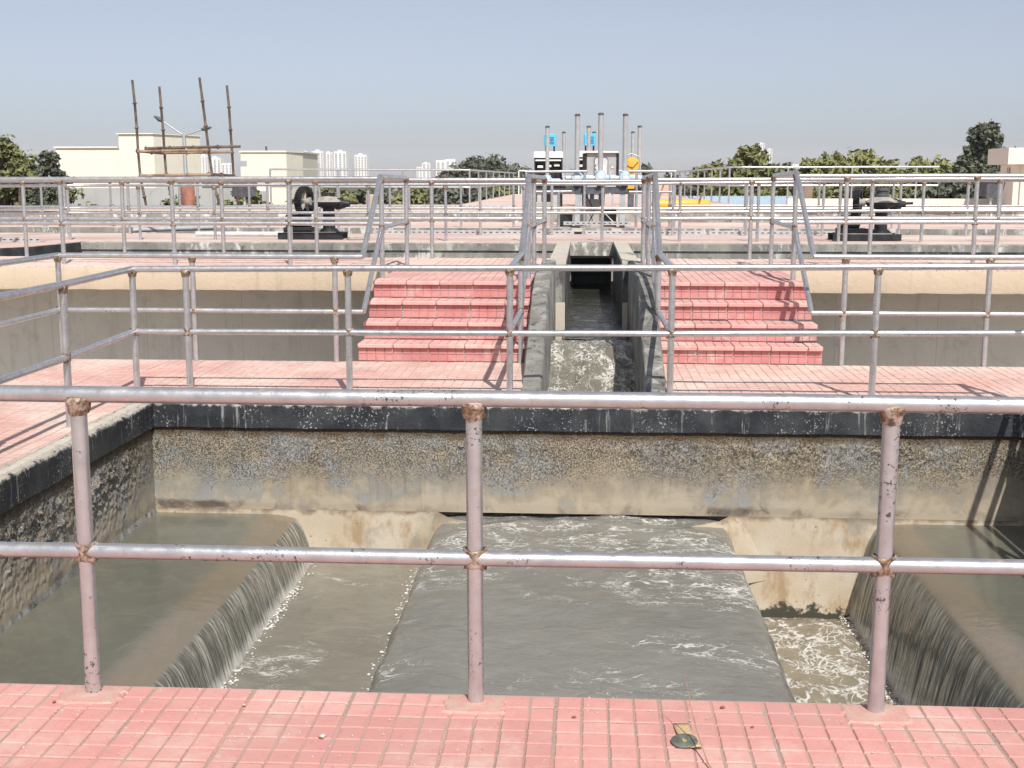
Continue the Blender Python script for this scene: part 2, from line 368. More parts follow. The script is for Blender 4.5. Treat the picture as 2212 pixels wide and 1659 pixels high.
def water_mat(name, base, foam_amt, foam_sc, warp=0.25, flow=(1, 1, 1), rough=0.12, bsc=9, bst=0.25, shallow=False, brown=(0.225, 0.180, 0.125), grad=None, off=(2.3, 7.7, 0)):
    t = MT(name); P = t.position()
    q = t.scale(P, flow)
    n = t.noise(P, 0.9, 4, 0.55); n2 = t.noise(q, 5, 5, 0.62, 1.2)
    c = t.mix(t.step(n, 0.35, 0.68), base, tuple(x * 0.82 for x in base))
    c = t.mix(t.step(n2, 0.45, 0.72, 0, 0.5), c, tuple(min(1, x * 1.25) for x in base))
    wv = t.nd('ShaderNodeVectorMath', operation='ADD')
    nz_ = t.noise(q, foam_sc * 0.45, 4, 0.6, 0.6, out='Color')
    sc_ = t.nd('ShaderNodeVectorMath', operation='SCALE'); t.plug(sc_.inputs[0], nz_); sc_.inputs['Scale'].default_value = warp
    t.plug(wv.inputs[0], q); t.plug(wv.inputs[1], sc_.outputs[0])
    e = t.voro(wv.outputs[0], foam_sc, 'DISTANCE_TO_EDGE')
    e2 = t.voro(wv.outputs[0], foam_sc * 2.7, 'DISTANCE_TO_EDGE')
    mask = t.noise(t.scale(P, flow, off), 1.25, 5, 0.64, 0.8)
    if grad:
        mask = t.mth('ADD', mask, t.step(t.sep(P)[1], grad[0], grad[1], -grad[2], grad[2]))
    lo = 0.74 - foam_amt
    m = t.step(mask, lo, lo + 0.22)
    def web(ed, w):
        th = t.mth('MULTIPLY', m, w)
        return t.mth('MULTIPLY', t.mth('SUBTRACT', 1.0, t.mth('SMOOTH_MIN', t.mth('DIVIDE', ed, t.mth('ADD', th, 0.001)), 1.0, 0.2)), m)
    br = t.step(t.noise(q, foam_sc * 1.3, 5, 0.7), 0.44, 0.60)
    foam = t.mth('MULTIPLY', web(e, 0.10), br)
    foam2 = t.mth('MULTIPLY', web(e2, 0.11), t.step(t.noise(q, 6, 4), 0.46, 0.60))
    # ragged rafts of scum full of bubbles
    raft = t.mth('MULTIPLY', t.step(t.noise(q, foam_sc * 0.62, 7, 0.74, 0.4), 0.575, 0.63), t.step(mask, lo + 0.07, lo + 0.2))
    bub = t.step(t.voro(q, foam_sc * 9), 0.15, 0.5, 0.45, 1.0)
    raft = t.mth('MULTIPLY', raft, bub)
    f = t.mth('MAXIMUM', t.mth('MAXIMUM', foam, foam2), t.mth('MULTIPLY', raft, 0.75))
    f = t.mth('MULTIPLY', f, 1.35); f = t.mth('MINIMUM', f, 0.8)
    if shallow:
        v = t.sep(t.uv())[1]
        u = t.sep(t.uv())[0]
        wob = t.mth('MULTIPLY', t.mth('SUBTRACT', t.noise(P, 5, 4, 0.6), 0.5), 0.10)
        v1 = t.mth('ADD', v, wob)
        sh = t.mth('MULTIPLY', t.step(v1, -0.05, 0.08), t.step(v, 0.3, 0.6, 1.0, 0.0))
        c = t.mix(t.mth('MULTIPLY', sh, t.step(n2, 0.35, 0.65, 0.95, 0.6)), c, brown)
        fall = t.step(v, 0.24, 0.40)
        cu = t.nd('ShaderNodeCombineXYZ'); t.plug(cu.inputs[0], t.mth('MULTIPLY', u, 30)); t.plug(cu.inputs[1], t.mth('MULTIPLY', v, 0.9))
        s1 = t.noise(cu.outputs[0], 1.0, 4, 0.6, 0.3)
        cu2 = t.nd('ShaderNodeCombineXYZ'); t.plug(cu2.inputs[0], t.mth('MULTIPLY', u, 120)); t.plug(cu2.inputs[1], t.mth('MULTIPLY', v, 1.3))
        s2 = t.noise(cu2.outputs[0], 1.0, 3, 0.6, 0.2)
        ss = t.mth('ADD', t.mth('MULTIPLY', s1, 0.45), t.mth('MULTIPLY', s2, 0.55))
        c = t.mix(fall, c, (0.105, 0.108, 0.092))
        c = t.mix(t.mth('MULTIPLY', t.step(ss, 0.46, 0.62), t.mth('MULTIPLY', fall, 0.85)), c, (0.48, 0.46, 0.395))
        froth = t.mth('MULTIPLY', t.step(t.mth('ADD', v, t.mth('MULTIPLY', s1, 0.25)), 0.98, 1.10), 0.7)
        c = t.mix(froth, c, (0.72, 0.70, 0.65))
        f = t.mth('MULTIPLY', f, t.mth('SUBTRACT', 1.0, fall))
    c = t.mix(f, c, (0.74, 0.72, 0.67))
    ro = t.mth('ADD', t.mth('MULTIPLY', f, 0.6), rough)
    b1 = t.noise(q, bsc, 5, 0.62, 0.8)
    nrm = t.bump(t.mth('ADD', b1, t.mth('MULTIPLY', f, 0.6)), bst, 0.03)
    return t.done(c, ro, 0.0, nrm)
M['water_centre'] = water_mat('murky overflow water', (0.222, 0.216, 0.188), 0.315, 9.5, 0.22, (0.62, 1.0, 1), 0.08, 9, 0.5, grad=(5.6, 8.6, 0.05))
M['water_side'] = water_mat('still murky water', (0.155, 0.154, 0.122), 0.0, 4, 0.2, (1, 1, 1), 0.10, 5, 0.12, True)
M['water_left'] = water_mat('collecting water', (0.235, 0.22, 0.178), 0.29, 11, 0.2, (0.5, 1.1, 1), 0.15, 9, 0.4)
M['water_right'] = water_mat('foamy water', (0.26, 0.225, 0.165), 0.68, 6.5, 0.3, (1, 0.8, 1), 0.22, 9, 0.45)
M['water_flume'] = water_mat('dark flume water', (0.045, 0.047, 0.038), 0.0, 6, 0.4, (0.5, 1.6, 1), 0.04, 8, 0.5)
M['water_churn'] = water_mat('churning water', (0.19, 0.178, 0.142), 0.46, 8, 0.3, (1, 0.6, 1), 0.18, 12, 0.5)

def leaf(name, a, b):
    t = MT(name); P = t.position()
    n = t.noise(P, 0.8, 3, 0.6); r = t.nd('ShaderNodeNewGeometry').outputs['Random Per Island']
    c = t.mix(t.step(n, 0.35, 0.65), a, b)
    c = t.mix(t.mth('MULTIPLY', r, 0.6), c, tuple(min(1, x * 1.7) for x in b))
    t.b.inputs['Transmission Weight'].default_value = 0.0
    return t.done(c, 0.6, spec=0.3)
M['leaf_a'] = leaf('olive foliage', (0.118, 0.130, 0.056), (0.175, 0.180, 0.075))
M['leaf_b'] = leaf('grey green foliage', (0.080, 0.092, 0.066), (0.115, 0.125, 0.088))
M['leaf_c'] = leaf('yellow green foliage', (0.150, 0.165, 0.060), (0.22, 0.215, 0.085))

def ground_mat():
    t = MT('dry ground'); P = t.position()
    n = t.noise(P, 0.12, 6, 0.6); g = t.noise(P, 1.5, 5, 0.7)
    c = t.mix(t.step(n, 0.4, 0.62), (0.36, 0.28, 0.19), (0.16, 0.16, 0.08))
    c = t.mix(t.step(g, 0.5, 0.7, 0, 0.5), c, (0.44, 0.36, 0.26))
    return t.done(c, 0.95, normal=t.bump(g, 0.5, 0.05))
M['ground'] = ground_mat()

# ------------------------------------------------------------------ mesh helper
class MB:
    def __init__(s): s.v = []; s.f = []; s.uv = None
    def add(s, vs, fs):
        o = len(s.v); s.v += [tuple(p) for p in vs]; s.f += [tuple(i + o for i in f) for f in fs]; return s
    def box(s, x0, x1, y0, y1, z0, z1, rot=None, c=None):
        vs = [Vector(p) for p in [(x0, y0, z0), (x1, y0, z0), (x1, y1, z0), (x0, y1, z0), (x0, y0, z1), (x1, y0, z1), (x1, y1, z1), (x0, y1, z1)]]
        if rot is not None:
            c = Vector(c) if c is not None else sum(vs, Vector()) / 8
            vs = [rot @ (p - c) + c for p in vs]
        return s.add(vs, [(0, 3, 2, 1), (4, 5, 6, 7), (0, 1, 5, 4), (1, 2, 6, 5), (2, 3, 7, 6), (3, 0, 4, 7)])
    def bbox(s, x0, x1, y0, y1, z0, z1, b):
        """box with chamfered vertical and top edges"""
        def ring(i, z): return [(x0 + i + b, y0 + i, z), (x1 - i - b, y0 + i, z), (x1 - i, y0 + i + b, z), (x1 - i, y1 - i - b, z), (x1 - i - b, y1 - i, z), (x0 + i + b, y1 - i, z), (x0 + i, y1 - i - b, z), (x0 + i, y0 + i + b, z)]
        vs = ring(0, z0) + ring(0, z1 - b) + ring(b, z1)
        fs = []
        for k in range(2):
            for i in range(8):
                j = (i + 1) % 8; fs.append((k * 8 + i, k * 8 + j, k * 8 + 8 + j, k * 8 + 8 + i))
        fs.append(tuple(range(16, 24))); fs.append(tuple(reversed(range(8))))
        return s.add(vs, fs)
    def tube(s, pts, r, n=12, caps=True, rr=None):
        pts = [Vector(p) for p in pts]
        K = len(pts); vs = []
        d0 = (pts[1] - pts[0]).normalized()
        a = Vector((0, 0, 1)) if abs(d0.z) < 0.9 else Vector((1, 0, 0))
        u = d0.cross(a).normalized()
        for k in range(K):
            if k == 0: d = d0; m = 1
            elif k == K - 1: d = (pts[k] - pts[k - 1]).normalized(); m = 1
            else:
                d1 = (pts[k] - pts[k - 1]).normalized(); d2 = (pts[k + 1] - pts[k]).normalized()
                d = (d1 + d2).normalized(); m = 1
            u = (u - d * u.dot(d)).normalized(); w = d.cross(u)
            # mitre stretch
            ms = 1.0; ax = None
            if 0 < k < K - 1:
                ca = max(0.35, d.dot(d1)); ms = 1 / ca
                ax = (d1 - d2)
                ax = ax.normalized() if ax.length > 1e-6 else None
            rad = r if rr is None else rr[k]
            for i in range(n):
                t = 2 * math.pi * i / n
                off = u * math.cos(t) * rad + w * math.sin(t) * rad
                if ax is not None: off = off + ax * off.dot(ax) * (ms - 1)
                vs.append(pts[k] + off)
        fs = []
        for k in range(K - 1):
            for i in range(n):
                j = (i + 1) % n
                fs.append((k * n + i, k * n + j, k * n + n + j, k * n + n + i))
        if caps:
            fs.append(tuple(reversed(range(n)))); fs.append(tuple(range((K - 1) * n, K * n)))
        return s.add(vs, fs)
    def lathe(s, prof, c, axis='Z', n=20):
        vs = []; c = Vector(c)
        for (r, h) in prof:
            for i in range(n):
                t = 2 * math.pi * i / n
                p = (r * math.cos(t), r * math.sin(t), h)
                if axis == 'X': p = (h, r * math.cos(t), r * math.sin(t))
                if axis == 'Y': p = (r * math.sin(t), h, r * math.cos(t))
                vs.append(c + Vector(p))
        fs = []
        for k in range(len(prof) - 1):
            for i in range(n):
                j = (i + 1) % n; fs.append((k * n + i, k * n + j, k * n + n + j, k * n + n + i))
        fs.append(tuple(reversed(range(n)))); fs.append(tuple(range((len(prof) - 1) * n, len(prof) * n)))
        return s.add(vs, fs)
    def prism(s, poly, y0, y1, plane='XZ'):
        """extrude a 2D outline; XZ outlines along Y, YZ outlines along X, XY outlines along Z"""
        n = len(poly)
        if plane == 'XZ': vs = [(p[0], y0, p[1]) for p in poly] + [(p[0], y1, p[1]) for p in poly]
        elif plane == 'YZ': vs = [(y0, p[0], p[1]) for p in poly] + [(y1, p[0], p[1]) for p in poly]
        else: vs = [(p[0], p[1], y0) for p in poly] + [(p[0], p[1], y1) for p in poly]
        fs = [tuple(range(n)), tuple(reversed(range(n, 2 * n)))]
        for i in range(n):
            j = (i + 1) % n; fs.append((i, i + n, j + n, j))
        return s.add(vs, fs)
    def mesh(s, name, mat, smooth=False):
        me = bpy.data.meshes.new(name)
        me.from_pydata(s.v, [], s.f)
        if mat: me.materials.append(M[mat] if isinstance(mat, str) else mat)
        if s.uv is not None:
            l = me.uv_layers.new(name='UVMap')
            for li, lp in enumerate(me.loops): l.data[li].uv = s.uv[lp.vertex_index]
        if smooth:
            me.polygons.foreach_set('use_smooth', [True] * len(me.polygons))
            try: me.set_sharp_from_angle(angle=R(50))
            except Exception: pass
        me.update()
        return me
    def build(s, name, mat, parent=None, smooth=False):
        return link(name, s.mesh(name, mat, smooth), parent)
def link(name, me, parent=None, loc=None, rot=None, scale=None):
    o = bpy.data.objects.new(name, me); col.objects.link(o)
    if loc is not None: o.location = loc
    if rot is not None: o.rotation_euler = rot
    if scale is not None: o.scale = scale
    if parent is not None: o.parent = parent
    return o
def tag(o, label=None, cat=None, group=None, kind=None):
    if label: o['label'] = label
    if cat: o['category'] = cat
    if group: o['group'] = group
    if kind: o['kind'] = kind
    return o
def empty(name, loc=(0, 0, 0)):
    o = bpy.data.objects.new(name, None); o.empty_display_size = 0.2
    col.objects.link(o); o.location = loc
    return o
def keep(o, root):
    """parent a mesh given in world coordinates under an Empty that is not at the origin"""
    o.parent = root
    o.matrix_parent_inverse = Matrix.Translation(-root.location)
    return o
def struct(o, label=None):
    o['kind'] = 'structure'
    if label: o['label'] = label
    return o
def nz(x, y, z=0.0, s=1.0): return mnoise.noise(Vector((x * s, y * s, z * s)))
def fbm(x, y, z, s=1.0, o=4): return mnoise.fractal(Vector((x * s, y * s, z * s)), 1.0, 2.0, o)

# ------------------------------------------------------------------ dimensions
XP = 3.30            # half width of the pit
Y0, Y1 = 3.81, 9.05  # pit near / far edge
YB = 11.22           # back edge of the far platform
XO = 4.87            # outer edge of the side walkways
Z2 = 0.68            # upper level
YF, YG = 13.9, 15.75 # fascia, back edge of the upper platform
YC = 19.6            # far wall of the cross channel
FX0, FX1 = -0.50, 0.67   # flume outside
GZ = -4.0

# ------------------------------------------------------------------ chequer tiles
CELL = 0.0833
_tm = {}
def tile_mesh(nx, ny, mat, seed=0):
    k = (nx, ny, mat, seed)
    if k in _tm: return _tm[k]
    b = MB(); rs = random.Random(seed * 31 + nx * 7 + ny)
    g = 0.0034 if mat == 'tile_near' else 0.0026; ch = 0.0030 if mat == 'tile_near' else 0.002; h = 0.006
    for i in range(nx):
        for j in range(ny):
            jt = lambda: rs.uniform(-0.0012, 0.0012)
            # wider joint round the tile itself
            x0 = i * CELL + g + (0.0022 if i == 0 else 0) + jt(); x1 = (i + 1) * CELL - g - (0.0022 if i == nx - 1 else 0) + jt()
            y0 = j * CELL + g * 1.1 + (0.002 if j == 0 else 0) + jt(); y1 = (j + 1) * CELL - g * 1.1 - (0.002 if j == ny - 1 else 0) + jt()
            dz = rs.uniform(-0.0012, 0.0008)
            zb = -0.012
            vs = [(x0, y0, zb), (x1, y0, zb), (x1, y1, zb), (x0, y1, zb),
                  (x0, y0, h - ch + dz), (x1, y0, h - ch + dz), (x1, y1, h - ch + dz), (x0, y1, h - ch + dz),
                  (x0 + ch, y0 + ch, h + dz), (x1 - ch, y0 + ch, h + dz), (x1 - ch, y1 - ch, h + dz), (x0 + ch, y1 - ch, h + dz)]
            fs = [(0, 1, 5, 4), (1, 2, 6, 5), (2, 3, 7, 6), (3, 0, 4, 7), (4, 5, 9, 8), (5, 6, 10, 9), (6, 7, 11, 10), (7, 4, 8, 11), (8, 9, 10, 11)]
            b.add(vs, fs)
    _tm[k] = b.mesh('tile', mat)
    return _tm[k]
def tile_field(parent, x0, x1, y0, y1, z, mat, ox=0.0, oy=0.0, skip=None, rs=random.Random(3)):
    """whole and cut tiles over a rectangle; ox, oy fix where the joints fall"""
    T = CELL * 4
    def spans(a, b, o):
        out = []; k = math.floor((a - o) / T)
        while o + k * T < b - 1e-6:
            s, e = max(a, o + k * T), min(b, o + (k + 1) * T)
            n = max(1, round((e - s) / CELL))
            if e - s > 0.03: out.append((s, e, n))
            k += 1
        return out
    for (sx, ex, nx) in spans(x0, x1, ox):
        for (sy, ey, ny) in spans(y0, y1, oy):
            if skip and skip((sx + ex) / 2, (sy + ey) / 2): continue
            me = tile_mesh(nx, ny, mat, rs.randrange(3))
            link('tile', me, parent, (sx, sy, z + rs.uniform(-0.001, 0.0012)), (rs.uniform(-.004, .004), rs.uniform(-.004, .004), rs.uniform(-.003, .003)),
                 ((ex - sx) / (nx * CELL), (ey - sy) / (ny * CELL), 1))

# ------------------------------------------------------------------ ground, platforms
def ground():
    b = MB()
    S = 5500
    b.add([(-S, -S, GZ), (S, -S, GZ), (S, S, GZ), (-S, S, GZ)], [(0, 1, 2, 3)])
    struct(b.build('ground', 'ground'))
ground()

BED = 0.0
TB = -0.004           # top of the mortar bed below tile tops
b = MB().box(-9, 9, -4, Y0, GZ, TB - BED)
npf = struct(b.build('near_platform', 'mortar'))
tile_field(npf, -3.75, 3.6, 2.30, Y0 - 0.004, -0.006, 'tile_near', ox=-0.08, oy=3.62)

b = MB().box(-XP, FX0, Y1 + 0.12, YB, GZ, TB - BED).box(FX1, XP, Y1 + 0.12, YB, GZ, TB - BED).box(FX0, FX1, Y1 + 0.12, 9.42, GZ, TB - BED)
fpf = struct(b.build('far_platform', 'mortar_dusty'))
tile_field(fpf, -XP, FX0 - 0.0, Y1 + 0.11, YB, -0.006, 'tile_far', ox=-0.5, oy=YB)
tile_field(fpf, FX1 + 0.0, XP, Y1 + 0.11, YB, -0.006, 'tile_far', ox=0.67, oy=YB)
tile_field(fpf, FX0, FX1, Y1 + 0.11, 9.42, -0.006, 'tile_far', ox=-0.5, oy=YB)
b = MB().box(-XO, -XP - 0.12, Y0 + 0.003, YB, GZ, TB - BED).box(-XP - 0.12, -XP, Y1 + 0.12, YB, GZ, TB - BED - 0.002)
lwk = struct(b.build('left_walkway', 'mortar_dusty'))
tile_field(lwk, -XO, -XP - 0.14, Y0 + 0.01, YB, -0.006, 'tile_far', ox=-XO, oy=YB)
tile_field(lwk, -XP - 0.14, -XP, Y1 + 0.11, YB, -0.006, 'tile_far', ox=-XO, oy=YB)
b = MB().box(XP + 0.12, XO, Y0 + 0.003, YB, GZ, TB - BED).box(XP, XP + 0.12, Y1 + 0.12, YB, GZ, TB - BED - 0.002)
rwk = struct(b.build('right_walkway', 'mortar_dusty'))
tile_field(rwk, XP + 0.14, XO, 5.2, YB, -0.006, 'tile_far', ox=XP, oy=YB)
tile_field(rwk, XP, XP + 0.14, Y1 + 0.11, YB, -0.006, 'tile_far', ox=XP, oy=YB)

# mortar patches round the near posts
for i, px in enumerate((-1.605, -0.338, 0.937)):
    b = MB(); n = 26; rs = random.Random(40 + i)
    ring = []
    for k in range(n):
        t = 2 * math.pi * k / n
        rx, ry = 0.115, 0.075
        q = max(abs(math.cos(t)), abs(math.sin(t)))
        ring.append((px + rx * math.cos(t) / q * rs.uniform(0.86, 1.02), 3.735 + ry * math.sin(t) / q * rs.uniform(0.88, 1.0) - 0.012))
    vs = [(x, y, -0.006) for x, y in ring] + [(px + (x - px) * 0.88, 3.735 + (y - 3.735) * 0.88, 0.0045) for x, y in ring] + [(px, 3.735, 0.007)]
    fs = [(k, (k + 1) % n, n + (k + 1) % n, n + k) for k in range(n)] + [(n + k, n + (k + 1) % n, 2 * n) for k in range(n)]
    o = MB().add(vs, fs).build('mortar_patch', 'patch', npf)

# ------------------------------------------------------------------ pit walls
def rough_panel(name, mat, parent, p0, ux, uz, L, H, nL, nH, inward, amp, mask=None):
    """a vertical wall face with real relief; p0 lower corner, ux along, inward = towards the pit"""
    p0 = Vector(p0); ux = Vector(ux); uz = Vector(uz); inward = Vector(inward)
    vs = []; fs = []
    for j in range(nH + 1):
        for i in range(nL + 1):
            p = p0 + ux * (L * i / nL) + uz * (H * j / nH)
            k = 1.0 if mask is None else mask(p)
            edge = min(1.0, 8 * min(i, nL - i) / nL, 5 * min(j, nH - j) / nH)
            d = (fbm(p.x, p.y, p.z, 9, 3) * 0.5 + max(0, fbm(p.x + 5, p.y, p.z, 26, 2)) * 0.9 + abs(nz(p.x, p.y, p.z, 48)) * 0.55) * amp * k
            vs.append(p + inward * (d * edge))
    for j in range(nH):
        for i in range(nL):
            a = j * (nL + 1) + i; fs.append((a, a + 1, a + nL + 2, a + nL + 1))
    return MB().add(vs, fs).build(name, mat, parent, True)
def up(p): return max(0.10, min(1, (p.z + 0.62) / 0.30)) * (0.35 + 1.3 * max(0, min(1, 0.4 + 1.2 * nz(p.x, p.y, p.z, 1.3))))
def upl(p): return max(0.3, min(1, (p.z + 0.80) / 0.3)) * (1.0 + 0.9 * max(0, nz(p.x, p.y, p.z, 2.2)))

pw = tag(empty('pit_wall', (0, Y1, -0.4)), 'long stained pit wall facing the camera, pebbly concrete under a black band', 'wall')
keep(rough_panel('pebbly_face', 'pit', None, (-XP, Y1, -0.835), (1, 0, 0), (0, 0, 1), 2 * XP, 0.64, 640, 62, (0, -1, 0), 0.018, up), pw)
core = MB().box(-XP, -1.12, Y1 + 0.012, Y1 + 0.115, -2.3, TB - 0.2).box(1.12, XP, Y1 + 0.012, Y1 + 0.115, -2.3, TB - 0.2).box(-1.12, 1.12, Y1 + 0.012, Y1 + 0.115, -0.832, TB - 0.2)
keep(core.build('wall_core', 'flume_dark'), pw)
for (x0, x1) in ((-XP, -1.12), (1.12, XP)):
    keep(MB().box(x0, x1, Y1 - 0.004, Y1 + 0.010, -2.3, -0.836).build('lower_face', 'cream_conc'), pw)
# black painted band, a little proud of the wall, with a chipped upper edge
def band(pts, name, parent, mat='bitumen', z0=-0.20, z1=0.0, out=0.028):
    vs = []; fs = []; n = 160
    a, c, inn = Vector(pts[0]), Vector(pts[1]), Vector(pts[2])
    for i in range(n + 1):
        p = a.lerp(c, i / n)
        w = out + 0.004 * nz(p.x, p.y, 0, 5)
        chip = 0.014 * max(0, fbm(p.x, p.y, 3, 9, 3))
        zt = z1 + 0.002 - chip; zb = z0 - 0.004 * nz(p.x, p.y, 7, 6)
        for (d, z) in ((-0.12, zt), (-0.01, zt), (w - 0.006, zt - 0.006), (w, zt - 0.02), (w, zb + 0.01), (w - 0.012, zb), (-0.02, zb - 0.006)):
            vs.append(p + inn * d + Vector((0, 0, z)))
    k = 7
    for i in range(n):
        for j in range(k - 1):
            fs.append((i * k + j, i * k + j + 1, (i + 1) * k + j + 1, (i + 1) * k + j))
    o = MB().add(vs, fs).build(name, mat, None, False)
    return keep(o, parent)
band(((-XP - 0.10, Y1, 0), (XP + 0.10, Y1, 0), (0, -1, 0)), 'black_band', pw)
# pale fillets where the central channel leaves the wall
for sx in (-1, 1):
    vs = []; fs = []; n = 12
    for i in range(n + 1):
        t = i / n
        z = -0.84 - 0.50 * t ** 1.3; xo = 1.02 + 0.30 * t ** 0.8
        dep = 0.10 * (1 - t) + 0.015
        vs += [(sx * (xo + 0.10), Y1 - 0.003, z + 0.015), (sx * xo, Y1 - dep, z), (sx * (xo - 0.22), Y1 - dep - 0.06, z - 0.03), (sx * (xo - 0.26), Y1 - 0.003, z - 0.10)]
    for i in range(n):
        for j in range(3): fs.append((i * 4 + j, i * 4 + j + 1, i * 4 + j + 5, i * 4 + j + 4))
    keep(MB().add(vs, fs).build('fillet', 'cream_conc', None, True), pw)

lw = tag(empty('pit_wall', (-XP, 6.5, -0.4)), 'left side wall of the pit with lumpy dark pebble crust under black band', 'wall')
keep(rough_panel('pebbly_face', 'pit', None, (-XP, Y0 + 0.05, -0.90), (0, 1, 0), (0, 0, 1), Y1 - Y0 - 0.05, 0.71, 420, 58, (1, 0, 0), 0.026, upl), lw)
keep(MB().box(-XP - 0.115, -XP - 0.012, Y0 + 0.002, Y1 + 0.115, -2.3, TB - 0.2).build('wall_core', 'flume_dark'), lw)
band(((-XP, Y0 + 0.01, 0), (-XP, Y1 + 0.0, 0), (1, 0, 0)), 'black_band', lw)
# crumbly pale rim along the top of the left wall
def rim(name, parent, xc, y0, y1):
    n = 220; vs = []; fs = []
    for i in range(n + 1):
        y = y0 + (y1 - y0) * i / n
        w = 0.075 + 0.03 * fbm(y, 1.7, 0, 4, 4); h = 0.010 + 0.006 * fbm(y, 9, 0, 12, 3)
        vs += [(xc - w, y, -0.004), (xc - w * 0.7, y, h), (xc + 0.005 + 0.012 * fbm(y, 4, 0, 10, 3), y, h * 0.9), (xc + 0.020 + 0.012 * fbm(y, 4, 0, 10, 3), y, -0.022 + 0.02 * fbm(y, 8, 0, 6, 3))]
    for i in range(n):
        for j in range(3): fs.append((i * 4 + j, i * 4 + j + 1, i * 4 + j + 5, i * 4 + j + 4))
    keep(MB().add(vs, fs).build(name, 'coping', None, False), parent)
rim('mortar_rim', lw, -XP - 0.02, Y0 + 0.05, Y1 + 0.02)
# scum crust along the left waterline
def scum():
    vs = []; fs = []; n = 260
    for i in range(n + 1):
        y = Y0 + 0.1 + (Y1 - Y0 - 0.1) * i / n
        w = 0.012 + 0.012 * fbm(y, 3, 0, 9, 4); h = 0.008 + 0.010 * fbm(y, 5, 1, 14, 4)
        vs += [(-XP, y, -0.855 + h + 0.02), (-XP + w * 0.6, y, -0.862 + h), (-XP + w, y, -0.873 + h * 0.4), (-XP + w + 0.006, y, -0.90)]
    for i in range(n):
        for j in range(3): fs.append((i * 4 + j, i * 4 + j + 1, i * 4 + j + 5, i * 4 + j + 4))
    return MB().add(vs, fs).build('scum_line', 'flume')
keep(scum(), lw)
rw = tag(empty('pit_wall', (XP, 6.5, -0.4)), 'right side wall of the pit in deep shade at the photo edge', 'wall')
keep(rough_panel('pebbly_face', 'pit', None, (XP, Y1, -0.90), (0, -1, 0), (0, 0, 1), Y1 - Y0 - 0.05, 0.71, 160, 24, (-1, 0, 0), 0.03, upl), rw)
keep(MB().box(XP + 0.012, XP + 0.115, Y0 + 0.002, Y1 + 0.115, -2.3, TB - 0.2).build('wall_core', 'flume_dark'), rw)
band(((XP, Y1, 0), (XP, Y0 + 0.01, 0), (-1, 0, 0)), 'black_band', rw)
b = MB().box(-XP, XP, Y0 - 0.02, Y1 + 0.6, -2.6, -2.3)
struct(b.build('pit_floor', 'flume_dark'))

# ------------------------------------------------------------------ water in the pit
def grid(name, xs, ys, fz, mat, uvf=None):
    vs = []; uvs = []
    for y in ys:
        for k, x in enumerate(xs):
            p = fz(x, y, k)
            vs.append(p)
            if uvf: uvs.append(uvf(k, y))
    n = len(xs); fs = []
    for j in range(len(ys) - 1):
        for i in range(n - 1):
            a = j * n + i; fs.append((a, a + 1, a + n + 1, a + n))
    b = MB().add(vs, fs)
    if uvf: b.uv = uvs
    return struct(b.build(name, mat, None, True))
def ys(a, b, n): return [a + (b - a) * i / n for i in range(n + 1)]

# side troughs: still water, shallow film over the crest, falling sheet
def weir(sx, drop, out):
    pts = [(-XP * 1.0, -0.872, -0.5), (-3.0, -0.872, -0.3), (-2.75, -0.872, -0.1), (-2.50, -0.872, -0.02), (-2.46, -0.872, 0.0), (-2.40, -0.874, 0.06), (-2.34, -0.878, 0.12), (-2.28, -0.885, 0.18), (-2.24, -0.893, 0.22), (-2.215, -0.901, 0.25)]
    n = 16
    for i in range(1, n + 1):
        s = out * i / n
        pts.append((-2.215 + s, -0.901 - (drop - 0.018) * (0.10 * (i / n) + 0.90 * (i / n) ** 1.9), 0.25 + 0.75 * i / n))
    def f(_, y, k):
        x, z, v = pts[k]
        if v > 0.22:
            t = (v - 0.22) / 0.78
            rdg = (nz(y, v * 0.15, 1, 30) * 0.007 + nz(y, v * 0.2, 4, 75) * 0.004 + nz(y, 0, 9, 6) * 0.010) * min(1, t * 2.5)
            x += rdg; z += rdg * 0.3
            y2 = y + 0.012 * nz(y, v, 3, 8) * t
        else:
            y2 = y
            z += 0.0016 * fbm(x, y, 0, 4, 3) + (0.002 * nz(x, y, 0, 20) if v > 0 else 0)
        return (-sx * x if sx > 0 else x, y2, z) if sx < 0 else (-x, y2, z)
    Ys = ys(Y0 - 0.05, Y1 + 0.004, 620)
    if sx > 0: Ys = Ys[::-1]
    return grid('weir_water', list(range(len(pts))), Ys, f, 'water_side', lambda k, y: (y, pts[k][2]))
wl = weir(-1, 0.37, 0.14)
wr = weir(1, 0.76, 0.19)
# weir walls under the sheets
for sx, zb in ((-1, -2.3), (1, -2.3)):
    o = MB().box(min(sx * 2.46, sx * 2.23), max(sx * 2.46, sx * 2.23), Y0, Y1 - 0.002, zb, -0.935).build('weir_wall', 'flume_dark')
    tag(o, ('left' if sx < 0 else 'right') + ' concrete weir wall behind the falling water sheet', 'weir')

